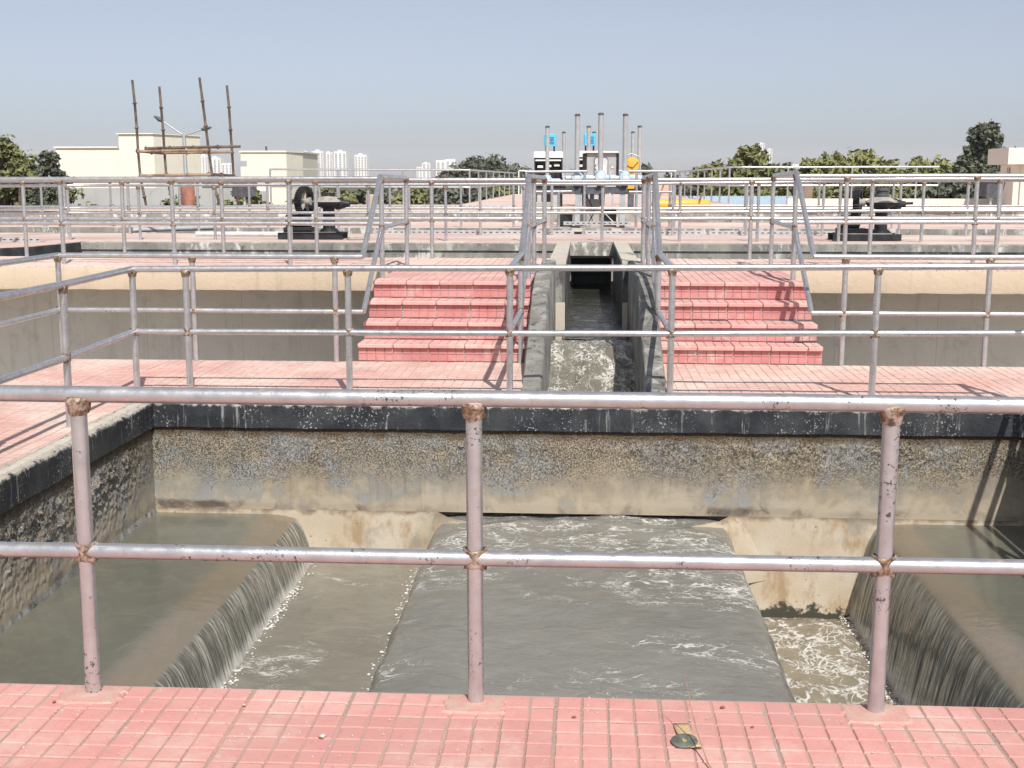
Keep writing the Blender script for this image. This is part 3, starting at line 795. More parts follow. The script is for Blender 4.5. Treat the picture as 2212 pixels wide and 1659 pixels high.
# central channel overflowing on both sides
cx = [-1.03 + 2.06 * i / 72 for i in range(73)]
def zc_(x): return -0.862 - 0.030 * max(0.0, (abs(x) - 0.72) / 0.31) ** 2.2
prof = []
for i in range(11, 0, -1):
    t = i / 11; prof.append((-1.03 - 0.13 * (1 - (1 - t) ** 1.6), -0.892 - 0.06 * t - 0.46 * t ** 2.0))
prof += [(x, zc_(x)) for x in cx]
for i in range(1, 15):
    t = i / 14; prof.append((1.03 + 0.14 * (1 - (1 - t) ** 1.6), -0.892 - 0.06 * t - 0.80 * t ** 2.0))
def fc(_, y, k):
    x, z = prof[k]
    a = 0.010 + 0.014 * max(0, (y - 6.0) / 3.0)
    d = fbm(x * 0.7, y * 1.0, 0.3, 3.0, 5) * a + 0.0022 * nz(x * 0.55, y, 2, 13) + 0.0012 * nz(x * 0.6, y, 6, 30)
    x += math.copysign(0.022 * fbm(y, x > 0, 1.5, 2.0, 4) * max(0, (abs(x) - 0.8) / 0.3), x)
    if abs(x) > 1.03:
        d += nz(x * 0.3, y, 2, 22) * 0.007 + nz(0, y, 5, 50) * 0.003
        return (x + math.copysign(d * 1.5, x), y, z)
    return (x, y, z + d)
grid('overflow_water', list(range(len(prof))), ys(Y0 - 0.05, Y1 + 0.35, 300), fc, 'water_centre')
for sx in (-1, 1):
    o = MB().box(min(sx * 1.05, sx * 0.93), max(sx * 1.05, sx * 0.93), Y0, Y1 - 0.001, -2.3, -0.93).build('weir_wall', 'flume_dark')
    tag(o, ('left' if sx < 0 else 'right') + ' side wall of the central channel under the overflow', 'weir')
def fl(z0, amp, s):
    def f(x, y, k): return (x, y, z0 + fbm(x, y, 0, s, 4) * amp)
    return f
xsl = [-2.24 + 1.22 * i / 40 for i in range(41)]
grid('collecting_water', xsl, ys(Y0 - 0.05, Y1 + 0.002, 150), fl(-1.245, 0.014, 4.5), 'water_left')
xsr = [1.02 + 1.22 * i / 40 for i in range(41)]
grid('collecting_water', xsr, ys(Y0 - 0.05, Y1 + 0.002, 150), fl(-1.615, 0.022, 5), 'water_right')

# froth lumps at the feet of the falls: far too many to count
b = MB(); rs = random.Random(77)
for (xc, zc, cnt, sp) in ((-2.055, -1.24, 900, 0.020), (-1.215, -1.24, 500, 0.03), (1.235, -1.60, 500, 0.04), (2.005, -1.60, 900, 0.035)):
    for _ in range(cnt):
        y = rs.uniform(Y0 + 0.8, Y1 - 0.02)
        if nz(y, xc, 0, 2.5) < -0.15 and rs.random() < 0.8: continue
        x = xc + rs.gauss(0, sp); r = abs(rs.gauss(0.0026, 0.0022)) + 0.0012; z = zc + rs.uniform(-0.004, 0.006)
        rx, ry, rz_ = r * rs.uniform(0.9, 1.8), r * rs.uniform(0.9, 2.2), r * 0.6
        b.add([(x - rx, y, z), (x, y - ry, z), (x + rx, y, z), (x, y + ry, z), (x - rx * .55, y - ry * .5, z + rz_), (x + rx * .55, y - ry * .55, z + rz_ * .9), (x + rx * .5, y + ry * .55, z + rz_), (x - rx * .5, y + ry * .5, z + rz_ * 1.1)],
              [(0, 1, 5, 4), (1, 2, 5), (2, 3, 6, 5), (3, 0, 7, 6), (0, 4, 7), (4, 5, 6, 7)])
tag(b.build('froth', 'white', None, True), 'white froth lumps along the feet of the falling water', 'froth', kind='stuff')

# ------------------------------------------------------------------ stairs
def stairs(x0, x1, label):
    root = tag(empty('staircase', ((x0 + x1) / 2, YB, 0)), label, 'stairs')
    TR, RS = 0.30, 0.17
    b = MB()
    for k in range(4):
        b.box(x0 + 0.012, x1 - 0.012, YB + 0.012 + k * TR, YF - 0.002, (k * RS if k else -2.6), (k + 1) * RS - 0.03)
    keep(b.build('stair_body', 'conc'), root)
    rs = random.Random(int(x0 * 100))
    T = CELL * 4
    for k in range(4):
        yf = YB + k * TR; zt = (k + 1) * RS
        yb = yf + TR if k < 3 else YF + 0.0
        # riser tiles: two cells high, standing tiles
        x = x0
        while x < x1 - 0.03:
            e = min(x + T, x1); n = max(1, round((e - x) / CELL))
            me = tile_mesh(n, 2, 'tile_riser', rs.randrange(3))
            o = link('riser_tile', me, None, (x, yf + 0.010 + rs.uniform(-.002, .002), k * RS - 0.030 + 0.035), (math.pi / 2 + rs.uniform(-.01, .01), rs.uniform(-.006, .006), 0), ((e - x) / (n * CELL), (RS - 0.038) / (2 * CELL), 1))
            keep(o, root); x += T
        # mortar bed and tread tiles with a nosing
        keep(MB().box(x0, x1, yf - 0.012, yb, zt - 0.030, zt - 0.010).build('tread_bed', 'patch'), root)
        x = x0
        while x < x1 - 0.03:
            e = min(x + T, x1); n = max(1, round((e - x) / CELL))
            y = yf - 0.030
            while y < yb - 0.02:
                e2 = min(y + T, yb); m = max(1, round((e2 - y) / CELL))
                me = tile_mesh(n, m, 'tile_tread', rs.randrange(3))
                o = link('tread_tile', me, None, (x, y, zt - 0.006 + rs.uniform(-.002, .002)), (rs.uniform(-.006, .006), rs.uniform(-.004, .004), rs.uniform(-.004, .004)), ((e - x) / (n * CELL), (e2 - y) / (m * CELL), 1))
                keep(o, root); y += T
            # nosing lip below the tile edge
            o = MB().bbox(x + 0.004, e - 0.004, yf - 0.032, yf - 0.004, zt - 0.036, zt - 0.004, 0.006).build('nosing', 'tile_tread')
            keep(o, root)
            x += T
    return root
stairs(-2.10, FX0 - 0.03, 'left flight of four red tiled steps beside the water channel')
stairs(FX1 + 0.03, 2.17, 'right flight of four red tiled steps beside the water channel')

# ------------------------------------------------------------------ upper platform and its walls
FU0, FU1 = -0.42, 0.64
for side, (x0, x1) in (('left', (-14, FU0)), ('right', (FU1, 14))):
    o = struct(MB().box(x0, x1, YF + 0.015, YG, Z2 - 0.25, Z2 - 0.012).build('upper_platform', 'mortar_dusty'))
    lim = (max(x0, -8.2), min(x1, 8.2))
    tile_field(o, lim[0], lim[1], YF + 0.0, YG, Z2 - 0.006, 'tile_pale', ox=-2.1, oy=YG)
    fx0, fx1 = (x0, -0.53) if x0 < 0 else (0.70, x1)
    # fascia beam with wavy plaster
    xa, xb = (x0, -2.10) if x0 < 0 else (2.17, x1)
    n = 90; vs = []; fs = []
    for i in range(n + 1):
        x = xa + (xb - xa) * i / n
        for (z, d) in ((Z2 - 0.014, 0.0), (Z2 - 0.05, 0.008), (Z2 - 0.13, 0.010), (Z2 - 0.235, 0.010), (Z2 - 0.262, 0.004)):
            wob = 0.006 * fbm(x, z, 2, 3, 3)
            vs.append((x, YF - d - wob, z + (0.010 * fbm(x, 0, 5, 6, 3) if z < Z2 - 0.25 else 0)))
        vs.append((x, YF + 0.30, Z2 - 0.256))
    for i in range(n):
        for j in range(5): fs.append((i * 6 + j, (i + 1) * 6 + j, (i + 1) * 6 + j + 1, i * 6 + j + 1))
    f = MB().add(vs, fs).build('fascia_beam', 'fascia', None, True)
    tag(f, 'tan plastered beam along the edge of the upper platform, ' + side + ' of the stairs', 'beam')
    w = MB().box(x0, x1, 15.05, 15.3, GZ, Z2 - 0.252).build('tank_wall', 'grey_wall')
    tag(w, 'smooth grey concrete tank wall in shade under the ' + side + ' upper platform', 'wall')

struct(MB().box(-14, -2.11, YB + 0.002, 15.045, -1.5, -1.2).build('bounce_floor', 'coping'))  # unseen pale floors, added to bounce sunlight up onto the shaded tank wall
struct(MB().box(2.18, 14, YB + 0.002, 15.045, -1.5, -1.2).build('bounce_floor', 'coping'))
struct(MB().box(-14, -XO - 0.002, -4, YB + 0.002, -1.5, -1.2).build('bounce_floor', 'coping'))

# ------------------------------------------------------------------ flume between the stairs
fr = tag(empty('flume', (0.1, 12, 0)), 'narrow open concrete water channel running between the two stair flights', 'channel')
def fl_wall(xi, xo, name):
    # stair-side wall whose worn top follows the steps
    n = 60; vs = []; fs = []
    yA, yB2 = 9.44, 14.66
    for i in range(n + 1):
        y = yA + (yB2 - yA) * i / n
        t = min(1, max(0, (y - 9.75) / 3.0))
        zt = -0.03 + 0.76 * (t * t * (3 - 2 * t)) ** 0.8 + 0.015 * fbm(y, xi, 0, 4, 3)
        flare = 0.16 * max(0, 1 - (y - yA) / 0.9) ** 2
        xo2 = xo + math.copysign(flare, xo - 0.1) * (0.4 + 0.6 * abs(nz(y, 3, xi, 6)))
        w = 0.006 * fbm(y, 2, xi, 5, 3)
        vs += [(xi + w, y, -1.0), (xi + w, y, zt - 0.02), (xi + math.copysign(0.02, xo - xi), y, zt), (xo2 - math.copysign(0.015, xo - xi), y, zt - 0.01), (xo2, y, zt - 0.04), (xo2, y, -1.0)]
    for i in range(n):
        for j in range(5): fs.append((i * 6 + j, i * 6 + j + 1, (i + 1) * 6 + j + 1, (i + 1) * 6 + j))
    fs.append((0, 5, 4, 3, 2, 1)); fs.append(tuple(n * 6 + q for q in range(6)))
    keep(MB().add(vs, fs).build(name, 'flume', None, True), fr)
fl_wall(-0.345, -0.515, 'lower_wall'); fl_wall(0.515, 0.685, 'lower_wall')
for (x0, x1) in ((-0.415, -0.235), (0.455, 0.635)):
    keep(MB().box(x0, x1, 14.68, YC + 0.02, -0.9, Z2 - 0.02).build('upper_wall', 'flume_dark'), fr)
    keep(MB().box(x0 - 0.012, x1 + 0.012, 14.665, YC - 0.002, Z2 - 0.018, Z2 + 0.035).build('coping', 'coping'), fr)
    keep(MB().box(x0 - 0.003, x1 + 0.003, 14.66, 14.678, -0.9, 0.22).build('pier_face', 'coping'), fr)
keep(MB().box(-0.235, 0.455, YC - 0.03, YC + 0.25, Z2 - 0.20, Z2 + 0.01).build('lintel', 'stained'), fr)
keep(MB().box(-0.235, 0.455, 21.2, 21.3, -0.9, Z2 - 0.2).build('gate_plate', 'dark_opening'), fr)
for z in (0.05, 0.2, 0.33):
    keep(MB().box(-0.235, 0.455, 21.15, 21.198, z, z + 0.025).build('gate_rib', 'dark_grey'), fr)
for x in (-0.32, 0.49):
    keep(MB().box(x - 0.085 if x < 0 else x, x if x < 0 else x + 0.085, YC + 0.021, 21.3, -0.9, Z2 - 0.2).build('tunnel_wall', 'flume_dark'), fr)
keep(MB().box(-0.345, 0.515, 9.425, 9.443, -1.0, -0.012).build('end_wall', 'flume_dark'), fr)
xf = [-0.236 + 0.692 * i / 16 for i in range(17)]
def ff(x, y, k): return (x, y, -0.09 + 0.010 * nz(x * 0.6, y * 2.2, 0, 4) + 0.004 * nz(x, y, 0, 14))
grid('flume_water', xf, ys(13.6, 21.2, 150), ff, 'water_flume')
xf2 = [-0.36 + 0.89 * i / 40 for i in range(41)]
def fch(x, y, k):
    t = max(0, min(1, (13.6 - y) / 0.9)); q_ = max(0, min(1, (12.95 - y) / 1.25)); t2 = q_ * q_ * (3 - 2 * q_)
    hump = 0.045 * math.exp(-((y - 12.95) / 0.25) ** 2)
    z = -0.095 + hump - 0.36 * t2
    a = 0.006 + 0.034 * t + 0.03 * t2
    edge = 0.06 * t2 * math.exp(-((x + 0.34) / 0.10) ** 2)
    return (x, y, z + edge + fbm(x * 1.3, y * 0.75, 0.5, 5.0, 5) * a + abs(fbm(x, y, 3, 16, 3)) * 0.025 * t2)
grid('churning_water', xf2, ys(9.4, 13.62, 170), fch, 'water_churn')
# droplets thrown up in the churn: far too many to count
b = MB(); rs = random.Random(5)
for _ in range(420):
    y = rs.uniform(10.6, 12.6); x = rs.uniform(-0.30, 0.25)
    z = fch(x, y, 0)[2] + abs(rs.gauss(0, 0.045))
    r = rs.uniform(0.002, 0.006)
    b.add([(x - r, y, z), (x + r, y, z), (x, y - r, z), (x, y + r, z), (x, y, z - r), (x, y, z + r)],
          [(0, 2, 5), (2, 1, 5), (1, 3, 5), (3, 0, 5), (2, 0, 4), (1, 2, 4), (3, 1, 4), (0, 3, 4)])
tag(b.build('spray', 'white', None, True), 'white spray droplets over the churning flume water', 'spray', kind='stuff')

# ------------------------------------------------------------------ cross channel, rear platforms
o = MB()
n = 150; vs = []; fs = []
for i in range(n + 1):
    x = -8.16 + (22.0) * i / n
    for (z, d) in ((-0.6, 0.02), (0.10, 0.012), (Z2 - 0.13, 0.0), (Z2 - 0.125, -0.03), (Z2 - 0.02, -0.035), (Z2 - 0.012, 0.0)):
        vs.append((x, YC + d + 0.012 * fbm(x, z, 0, 3, 4), z))
    vs.append((x, YC + 0.2, Z2 - 0.012))
for i in range(n):
    for j in range(6): fs.append((i * 7 + j, (i + 1) * 7 + j, (i + 1) * 7 + j + 1, i * 7 + j + 1))
# leave the flume opening free
fs = [f for f in fs if not (all(-0.30 < vs[k][0] < 0.52 for k in f) and all(vs[k][2] < Z2 - 0.1 for k in f))]
w = MB().add(vs, fs).build('channel_wall', 'stained', None, True)
tag(w, 'grey streaked concrete wall of the cross channel behind the upper railing', 'wall')
bl = MB()
pl = [(-8.16, YC), (-8.32, 18.3), (-9.0, 17.2), (-11.5, 15.9)]
for k in range(3):
    (xa, ya), (xb, yb) = pl[k], pl[k + 1]
    bl.add([(xa, ya, -0.6), (xb, yb, -0.6), (xb, yb, Z2 - 0.012), (xa, ya, Z2 - 0.012)], [(0, 3, 2, 1)])
tag(bl.build('channel_wall', 'tar'), 'black tarred end wall of the cross channel at far left', 'wall')
struct(MB().box(-14, 14, YG - 0.02, 23.0, -1.0, -0.6).build('channel_floor', 'flume_dark'))
struct(MB().prism([(-8.16, YC + 0.19), (-8.34, 18.3), (-9.02, 17.2), (-11.52, 15.9), (-16, 15.76), (-16, 22.9), (15, 22.9), (15, YC + 0.19)], Z2 - 0.25, Z2 - 0.004, 'XY').build('rear_platform', 'tile_pale'))
struct(MB().box(-16, 15, 25.6, 29.2, -0.4, Z2 - 0.002).build('rear_platform', 'tile_pale'))
tag(MB().box(-16, 15, 25.45, 25.598, -0.4, Z2 + 0.001).build('channel_wall', 'stained'), 'low concrete kerb wall of the second channel, behind the cable tray', 'wall')
struct(MB().box(-16, 15, 22.9, 25.45, -1.0, -0.8).build('channel_floor', 'flume_dark'))
o = tag(empty('parapet_wall', (0, 29.3, Z2)), 'long low patched concrete parapet wall in front of the distant trees', 'wall')
keep(MB().box(-15, 15, 29.2, 29.45, -1, 0.93).build('wall_body', 'stained'), o)
keep(MB().box(-15, 15, 29.16, 29.49, 0.93, 0.965).build('coping', 'coping'), o)
struct(MB().box(-3.6, 4.3, 29.5, 62, GZ, 0.96).build('rear_platform', 'tile_pale'))
struct(MB().box(-10.5, -3.605, 29.5, 38.6, GZ, 0.90).build('rear_platform', 'tile_pale'))
struct(MB().box(4.305, 11.5, 29.5, 38.6, GZ, 0.90).build('rear_platform', 'tile_pale'))

# ------------------------------------------------------------------ railings
PR = 0.0255
_wm = {}
def blob(rs, c, r, b):
    n, m = 8, 5; vs = []; fs = []
    for j in range(m + 1):
        ph = math.pi * j / m
        for i in range(n):
            th = 2 * math.pi * i / n
            k = r * (1 + 0.28 * rs.uniform(-1, 1))
            vs.append((c[0] + k * math.sin(ph) * math.cos(th), c[1] + k * math.sin(ph) * math.sin(th), c[2] + k * math.cos(ph)))
    for j in range(m):
        for i in range(n): fs.append((j * n + i, j * n + (i + 1) % n, (j + 1) * n + (i + 1) % n, (j + 1) * n + i))
    b.add(vs, fs)
def weld_mesh(kind, seed, r):
    k = (kind, seed, r)
    if k in _wm: return _wm[k]
    rs = random.Random(seed * 13 + 1); b = MB(); n = 14; vs = []; fs = []
    if kind == 'top':
        prof = [(r * 1.03, -r * 2.5), (r * 1.14, -r * 1.75), (r * 1.3, -r * 1.15), (r * 1.38, -r * 0.65), (r * 1.12, -r * 0.2)]
        for (rr, z) in prof:
            for i in range(n):
                t = 2 * math.pi * i / n
                kx = rr * (1 + 0.10 * rs.uniform(-1, 1))
                vs.append((kx * math.cos(t) * 1.18, kx * math.sin(t), z + 0.3 * r * abs(math.cos(t)) + rs.uniform(-.002, .002)))
    else:
        # lumpy cuff round the crossing with two ears along the rail
        prof = [(1.05, -1.5), (1.16, -1.1), (1.10, -0.6), (1.07, 0.0), (1.12, 0.6), (1.2, 1.0), (1.05, 1.4)]
        for (rr, z) in prof:
            for i in range(n):
                t = 2 * math.pi * i / n
                c_, s_ = math.cos(t), math.sin(t)
                ear = 0.42 * abs(c_) ** 6 * (1 if abs(z) > 0.3 else 0.55) * rs.uniform(0.3, 1.1)
                kx = r * (rr + ear) * (1 + 0.07 * rs.uniform(-1, 1))
                vs.append((kx * c_, r * rr * s_ * (1 + 0.06 * rs.uniform(-1, 1)), z * r * (1 - 0.3 * abs(s_)) + rs.uniform(-.0025, .0025)))
    for q in range(len(prof) - 1):
        for i in range(n): fs.append((q * n + i, q * n + (i + 1) % n, (q + 1) * n + (i + 1) % n, (q + 1) * n + i))
    b.add(vs, fs)
    _wm[k] = b.mesh('weld', 'weld', True)
    return _wm[k]
def railing(label, top, mid, posts, mat='pipe', r=PR, n=14, weld=True, cat='railing', name='railing', group=None, foot=False):
    """top, mid: lists of polylines; posts: (x, y, z0, ztop, zmid, direction angle of the rail)"""
    px, py, pz = posts[0][:3]
    root = tag(empty(name, (px, py, pz)), label, cat, group)
    def bend(path):
        out = [Vector(path[0])]; ph = random.uniform(0, 50)
        for a_, c_ in zip(path[:-1], path[1:]):
            a_, c_ = Vector(a_), Vector(c_); q_ = max(1, int((c_ - a_).length / 0.45))
            for i_ in range(1, q_ + 1):
                p_ = a_.lerp(c_, i_ / q_)
                if i_ < q_: p_ = p_ + Vector((0, 0.0022 * nz(ph, i_, 1, 0.7), 0.0032 * nz(ph, i_, 4, 0.6)))
                out.append(p_)
        return out
    top = [bend(p_) for p_ in top]; mid = [bend(p_) for p_ in mid]
    for k, path in enumerate(top): keep(MB().tube(path, r, n).build('top_rail', mat, None, True), root)
    for k, path in enumerate(mid): keep(MB().tube(path, r * 0.94, n).build('middle_rail', mat, None, True), root)
    for i, p in enumerate(posts):
        x, y, z0, zt, zm = p[:5]; ang = p[5] if len(p) > 5 else 0.0
        pm = MB().tube([(0, 0, -0.05), (0, 0, zt - z0 - 0.004)], r * 0.98, n).mesh('post', mat, True)
        o = link('post', pm, None, (x, y, z0), (random.uniform(-.006, .006), random.uniform(-.006, .006), random.uniform(0, 6.28)))
        keep(o, root)
        if weld:
            link('weld', weld_mesh('top', i % 4, r), o, (0, 0, zt - z0), (0, 0, ang - o.rotation_euler.z))
            link('weld', weld_mesh('mid', i % 4, r), o, (0, 0, zm - z0), (0, 0, ang - o.rotation_euler.z))
    return root

railing('scuffed silver pipe railing on the near pink platform, closest to the camera',
        [[(-5.2, 3.745, 1.006), (-0.3, 3.745, 0.999), (5.2, 3.745, 0.984)]], [[(-5.2, 3.745, 0.482), (5.2, 3.745, 0.487)]],
        [(x, 3.745, 0.0, 0.996, 0.485) for x in (-2.87, -1.605, -0.338, 0.937, 2.2)], 'pipe_near', 0.0265, 24)
YR = 9.36
railing('pipe railing along the far edge of the pit, before the stairs',
        [[(-3.50, YR, 0.985), (-1.8, YR, 0.998), (0.6, YR, 1.012), (3.37, YR, 1.034)]], [[(-3.50, YR, 0.497), (0.6, YR, 0.510), (3.37, YR, 0.535)]],
        [(-3.515, YR, 0, 0.985, 0.497), (-3.088, YR, 0, 0.986, 0.499), (-1.822, YR, 0, 0.997, 0.505), (-0.571, YR, 0, 1.006, 0.508), (0.663, YR, 0, 1.012, 0.51), (2.19, YR, 0, 1.024, 0.523), (3.37, YR, 0, 1.034, 0.535)], 'pipe', PR, 18)
railing('pipe railing running along the left side of the pit',
        [[(-3.515, YR, 0.985), (-3.50, 8.05, 0.975), (-3.47, 3.9, 0.99)]], [[(-3.515, YR, 0.497), (-3.50, 8.05, 0.480), (-3.47, 3.9, 0.49)]],
        [(-3.503, 8.05, 0, 0.975, 0.48, 1.57), (-3.49, 6.7, 0, 0.98, 0.485, 1.57), (-3.48, 5.35, 0, 0.985, 0.488, 1.57)], 'pipe', PR, 16)
railing('pipe railing along the right side of the pit casting double shadows',
        [[(3.37, YR - 0.06, 1.03), (3.37, 3.9, 0.99)]], [[(3.37, YR - 0.06, 0.53), (3.37, 3.9, 0.49)]],
        [(3.37, 8.35, 0, 1.0, 0.5, 1.57), (3.37, 6.9, 0, 1.0, 0.5, 1.57), (3.37, 5.5, 0, 0.99, 0.49, 1.57)], 'pipe', PR, 14)
# left back railing: along the back edge, up the left stair flight and along the upper level
YK = 11.17
railing('pipe railing at the back edge left of the stairs, with its corner by the walkway',
        [[(-4.90, 4.0, 0.97), (-4.885, YK, 0.978), (-2.03, YK, 0.975)]], [[(-4.90, 4.0, 0.47), (-4.885, YK, 0.472), (-2.03, YK, 0.470)]],
        [(-4.885, YK, 0, 0.976, 0.472, 0.5), (-3.615, YK, 0, 0.975, 0.471), (-2.29, YK, 0, 0.975, 0.47), (-4.89, 9.8, 0, 0.975, 0.471, 1.57), (-4.89, 8.4, 0, 0.975, 0.471, 1.57)], 'pipe', PR, 14)
railing('pipe railing at the back edge right of the stairs',
        [[(2.06, YK + 0.08, 0.985), (4.885, YK + 0.08, 0.982), (4.9, 4.0, 0.97)]], [[(2.06, YK + 0.08, 0.475), (4.885, YK + 0.08, 0.472), (4.9, 4.0, 0.47)]],
        [(2.345, YK + 0.08, 0, 0.982, 0.474), (3.62, YK + 0.08, 0, 0.98, 0.473), (4.885, YK + 0.08, 0, 0.978, 0.472, 0.8)], 'pipe', PR, 14)
YA, YU = 14.28, 12.38
railing('sloping handrail on the outer side of the left stair flight',
        [[(-2.03, YK, 0.975), (-2.055, YU, 1.70), (-2.07, YA - 0.06, 1.69)]], [[(-2.03, YK, 0.470), (-2.05, YU, 1.19), (-2.07, YA - 0.06, 1.19)]],
        [(-2.05, YU, Z2, 1.69, 1.19, 1.57), (-2.07, YA, Z2, 1.69, 1.19, 1.57)], 'pipe', PR, 14)
railing('sloping handrail on the outer side of the right stair flight',
        [[(2.06, YK + 0.08, 0.985), (2.07, YU, 1.735), (2.13, YA - 0.06, 1.715)]], [[(2.06, YK + 0.08, 0.475), (2.07, YU, 1.20), (2.13, YA - 0.06, 1.20)]],
        [(2.07, YU, Z2, 1.725, 1.2, 1.57), (2.13, YA, Z2, 1.71, 1.2, 1.57)], 'pipe', PR, 14)
railing('handrail on the channel side of the left stair flight',
        [[(-0.571, YR + 0.03, 1.003), (-0.575, 11.2, 1.003), (-0.565, YU, 1.70), (-0.47, YA, 1.69)]], [[(-0.571, YR + 0.03, 0.515), (-0.58, 11.2, 0.48), (-0.565, YU, 1.20), (-0.465, YA, 1.21)]],
        [(-0.582, 11.2, 0, 1.0, 0.48, 1.57), (-0.565, YU, Z2, 1.70, 1.2, 1.57), (-0.535, 13.0, Z2, 1.695, 1.2, 1.57), (-0.468, YA, Z2, 1.685, 1.21, 1.57)], 'pipe', PR, 16)
railing('handrail on the channel side of the right stair flight',
        [[(0.663, YR + 0.03, 1.01), (0.68, 11.25, 1.00), (0.69, YU, 1.72), (0.665, YA, 1.69)]], [[(0.663, YR + 0.03, 0.515), (0.675, 11.25, 0.48), (0.685, YU, 1.20), (0.665, YA, 1.21)]],
        [(0.672, 11.25, 0, 0.995, 0.48, 1.57), (0.69, YU, Z2, 1.715, 1.2, 1.57), (0.68, 13.3, Z2, 1.70, 1.2, 1.57), (0.667, YA, Z2, 1.685, 1.21, 1.57)], 'pipe', PR, 16)
railing('pipe railing on the upper platform edge left of the stairs',
        [[(-12.6, YA, 1.67), (-2.07, YA, 1.684)]], [[(-12.6, YA, 1.16), (-2.07, YA, 1.166)]],
        [(x, YA, Z2, 1.672, 1.163) for x in (-11.5, -10.17, -8.84, -7.51, -6.17, -4.83, -3.45)], 'pipe', PR, 12)
railing('pipe railing on the upper platform edge right of the stairs',
        [[(2.13, YA, 1.708), (12.6, YA, 1.735)]], [[(2.13, YA, 1.19), (12.6, YA, 1.21)]],
        [(x, YA, Z2, z, 1.195) for x, z in ((2.96, 1.706), (4.40, 1.712), (5.84, 1.718), (7.28, 1.722), (8.7, 1.728))], 'pipe', PR, 12)
YBB = 15.6
railing('pipe railing before the cross channel on the left',
        [[(-12.6, YBB, 1.648), (-0.48, YBB, 1.668)]], [[(-12.6, YBB, 1.165), (-0.48, YBB, 1.185)]],
        [(x, YBB, Z2, 1.655, 1.17) for x in (-11.1, -9.8, -8.5, -7.23, -5.93, -4.63, -3.42, -1.94, -0.72)], 'pipe', PR, 12)
railing('pipe railing before the cross channel on the right',
        [[(0.70, YBB, 1.668), (12.6, YBB, 1.70)]], [[(0.70, YBB, 1.19), (12.6, YBB, 1.215)]],
        [(x, YBB, Z2, z, 1.2) for x, z in ((0.78, 1.662), (2.06, 1.668), (3.54, 1.676), (5.08, 1.68), (6.5, 1.685), (7.9, 1.69))], 'pipe', PR, 12)
YCC = 20.2
railing('pipe railing on the rear platform just beyond the cross channel',
        [[(-10.9, 16.9, 1.56), (-9.35, 18.3, 1.57), (-8.6, YCC, 1.575), (0.3, YCC, 1.60), (5.4, YCC, 1.655), (12.6, YCC, 1.67)]],
        [[(-10.9, 16.9, 1.11), (-9.35, 18.3, 1.12), (-8.6, YCC, 1.125), (0.3, YCC, 1.14), (5.4, YCC, 1.18), (12.6, YCC, 1.19)]],
        [(x, y, Z2, 1.565, 1.125) for x, y in ((-10.9, 16.9), (-9.35, 18.3), (-8.6, YCC), (-7.4, YCC), (-6.13, YCC), (-4.85, YCC), (-3.56, YCC), (-2.28, YCC), (-1.0, YCC))] +
        [(0.275, YCC, Z2, 1.598, 1.14)] + [(x, YCC, Z2, 1.635, 1.165) for x in (1.53, 2.78, 4.08, 5.39, 6.6, 7.9)], 'pipe', PR, 10)
YD = 22.4
railing('pipe railing at the back of the rear platform beside the cable tray',
        [[(-12.0, 18.2, 1.62), (-10.6, 20.0, 1.63), (-9.6, YD, 1.635), (12.6, YD, 1.655)]], [[(-12.0, 18.2, 1.15), (-10.6, 20.0, 1.15), (-9.6, YD, 1.155), (12.6, YD, 1.165)]],
        [(x, y, Z2, 1.63, 1.155) for x, y in ((-12, 18.2), (-10.6, 20.0), (-9.6, YD))] + [(x, YD, Z2, 1.64, 1.16) for x in (-8.4, -7.1, -5.8, -4.5, -3.2, -1.9, -0.6, 1.57, 2.88, 4.23, 5.58, 6.75, 8.1)], 'pipe', PR, 10)
YE = 25.9
railing('thin pipe railing behind the second channel, left of the gate machinery',
        [[(-12.6, YE, 1.64), (-1.5, YE, 1.65)]], [[(-12.6, YE, 1.10), (-1.5, YE, 1.115)]],
        [(x, YE, Z2, 1.645, 1.11) for x in (-11.6, -10.1, -8.6, -7.1, -5.6, -4.1, -2.6, -1.5)], 'pipe', PR, 8)
railing('thin pipe railing behind the second channel, right of the gate machinery',
        [[(1.75, YE, 1.65), (12.6, YE, 1.66)]], [[(1.75, YE, 1.135), (12.6, YE, 1.14)]],
        [(x, YE, Z2, 1.65, 1.135) for x in (1.75, 3.3, 4.8, 6.3, 7.8, 9.3)], 'pipe', PR, 8)
# distant railings round the raised rear walkway
YH = 38.0
railing('distant pipe railing on the raised deck at left with its run turning away',
        [[(-9.75, YH, 1.985), (-3.55, YH, 1.96), (-3.4, 61, 1.99)]], [[(-9.75, YH, 1.46), (-3.55, YH, 1.44), (-3.4, 61, 1.46)]],
        [(-9.73, YH, 0.9, 1.97, 1.46), (-7.6, YH, 0.9, 1.965, 1.45), (-5.6, YH, 0.9, 1.96, 1.45)] + [(-3.55 + 0.0065 * (y - YH), y, 0.95, 1.965, 1.45) for y in (38, 41, 44, 47, 50, 53, 56, 59)], 'pipe', 0.03, 8, False)
railing('distant pipe railing on the raised deck at right with its run turning away',
        [[(10.55, YH, 2.045), (4.34, YH, 2.04), (4.25, 61, 2.02)]], [[(10.55, YH, 1.50), (4.34, YH, 1.495), (4.25, 61, 1.49)]],
        [(4.34 - 0.004 * (y - YH), y, 0.95, 2.03, 1.49) for y in (38, 40.5, 43, 45.5, 48, 51, 54, 57, 60)] + [(x, YH, 0.9, 2.035, 1.495) for x in (6.1, 8.0, 9.9)], 'pipe', 0.03, 8, False)
railing('far white cross railing closing the raised walkway behind the gates',
        [[(-3.3, 61.5, 2.10), (4.2, 61.5, 2.10)]], [[(-3.3, 61.5, 1.55), (4.2, 61.5, 1.55)]],
        [(x, 61.5, 0.95, 2.09, 1.55) for x in (-3.3, -1.8, 1.2, 2.7, 4.2)], 'white', 0.035, 8, False)

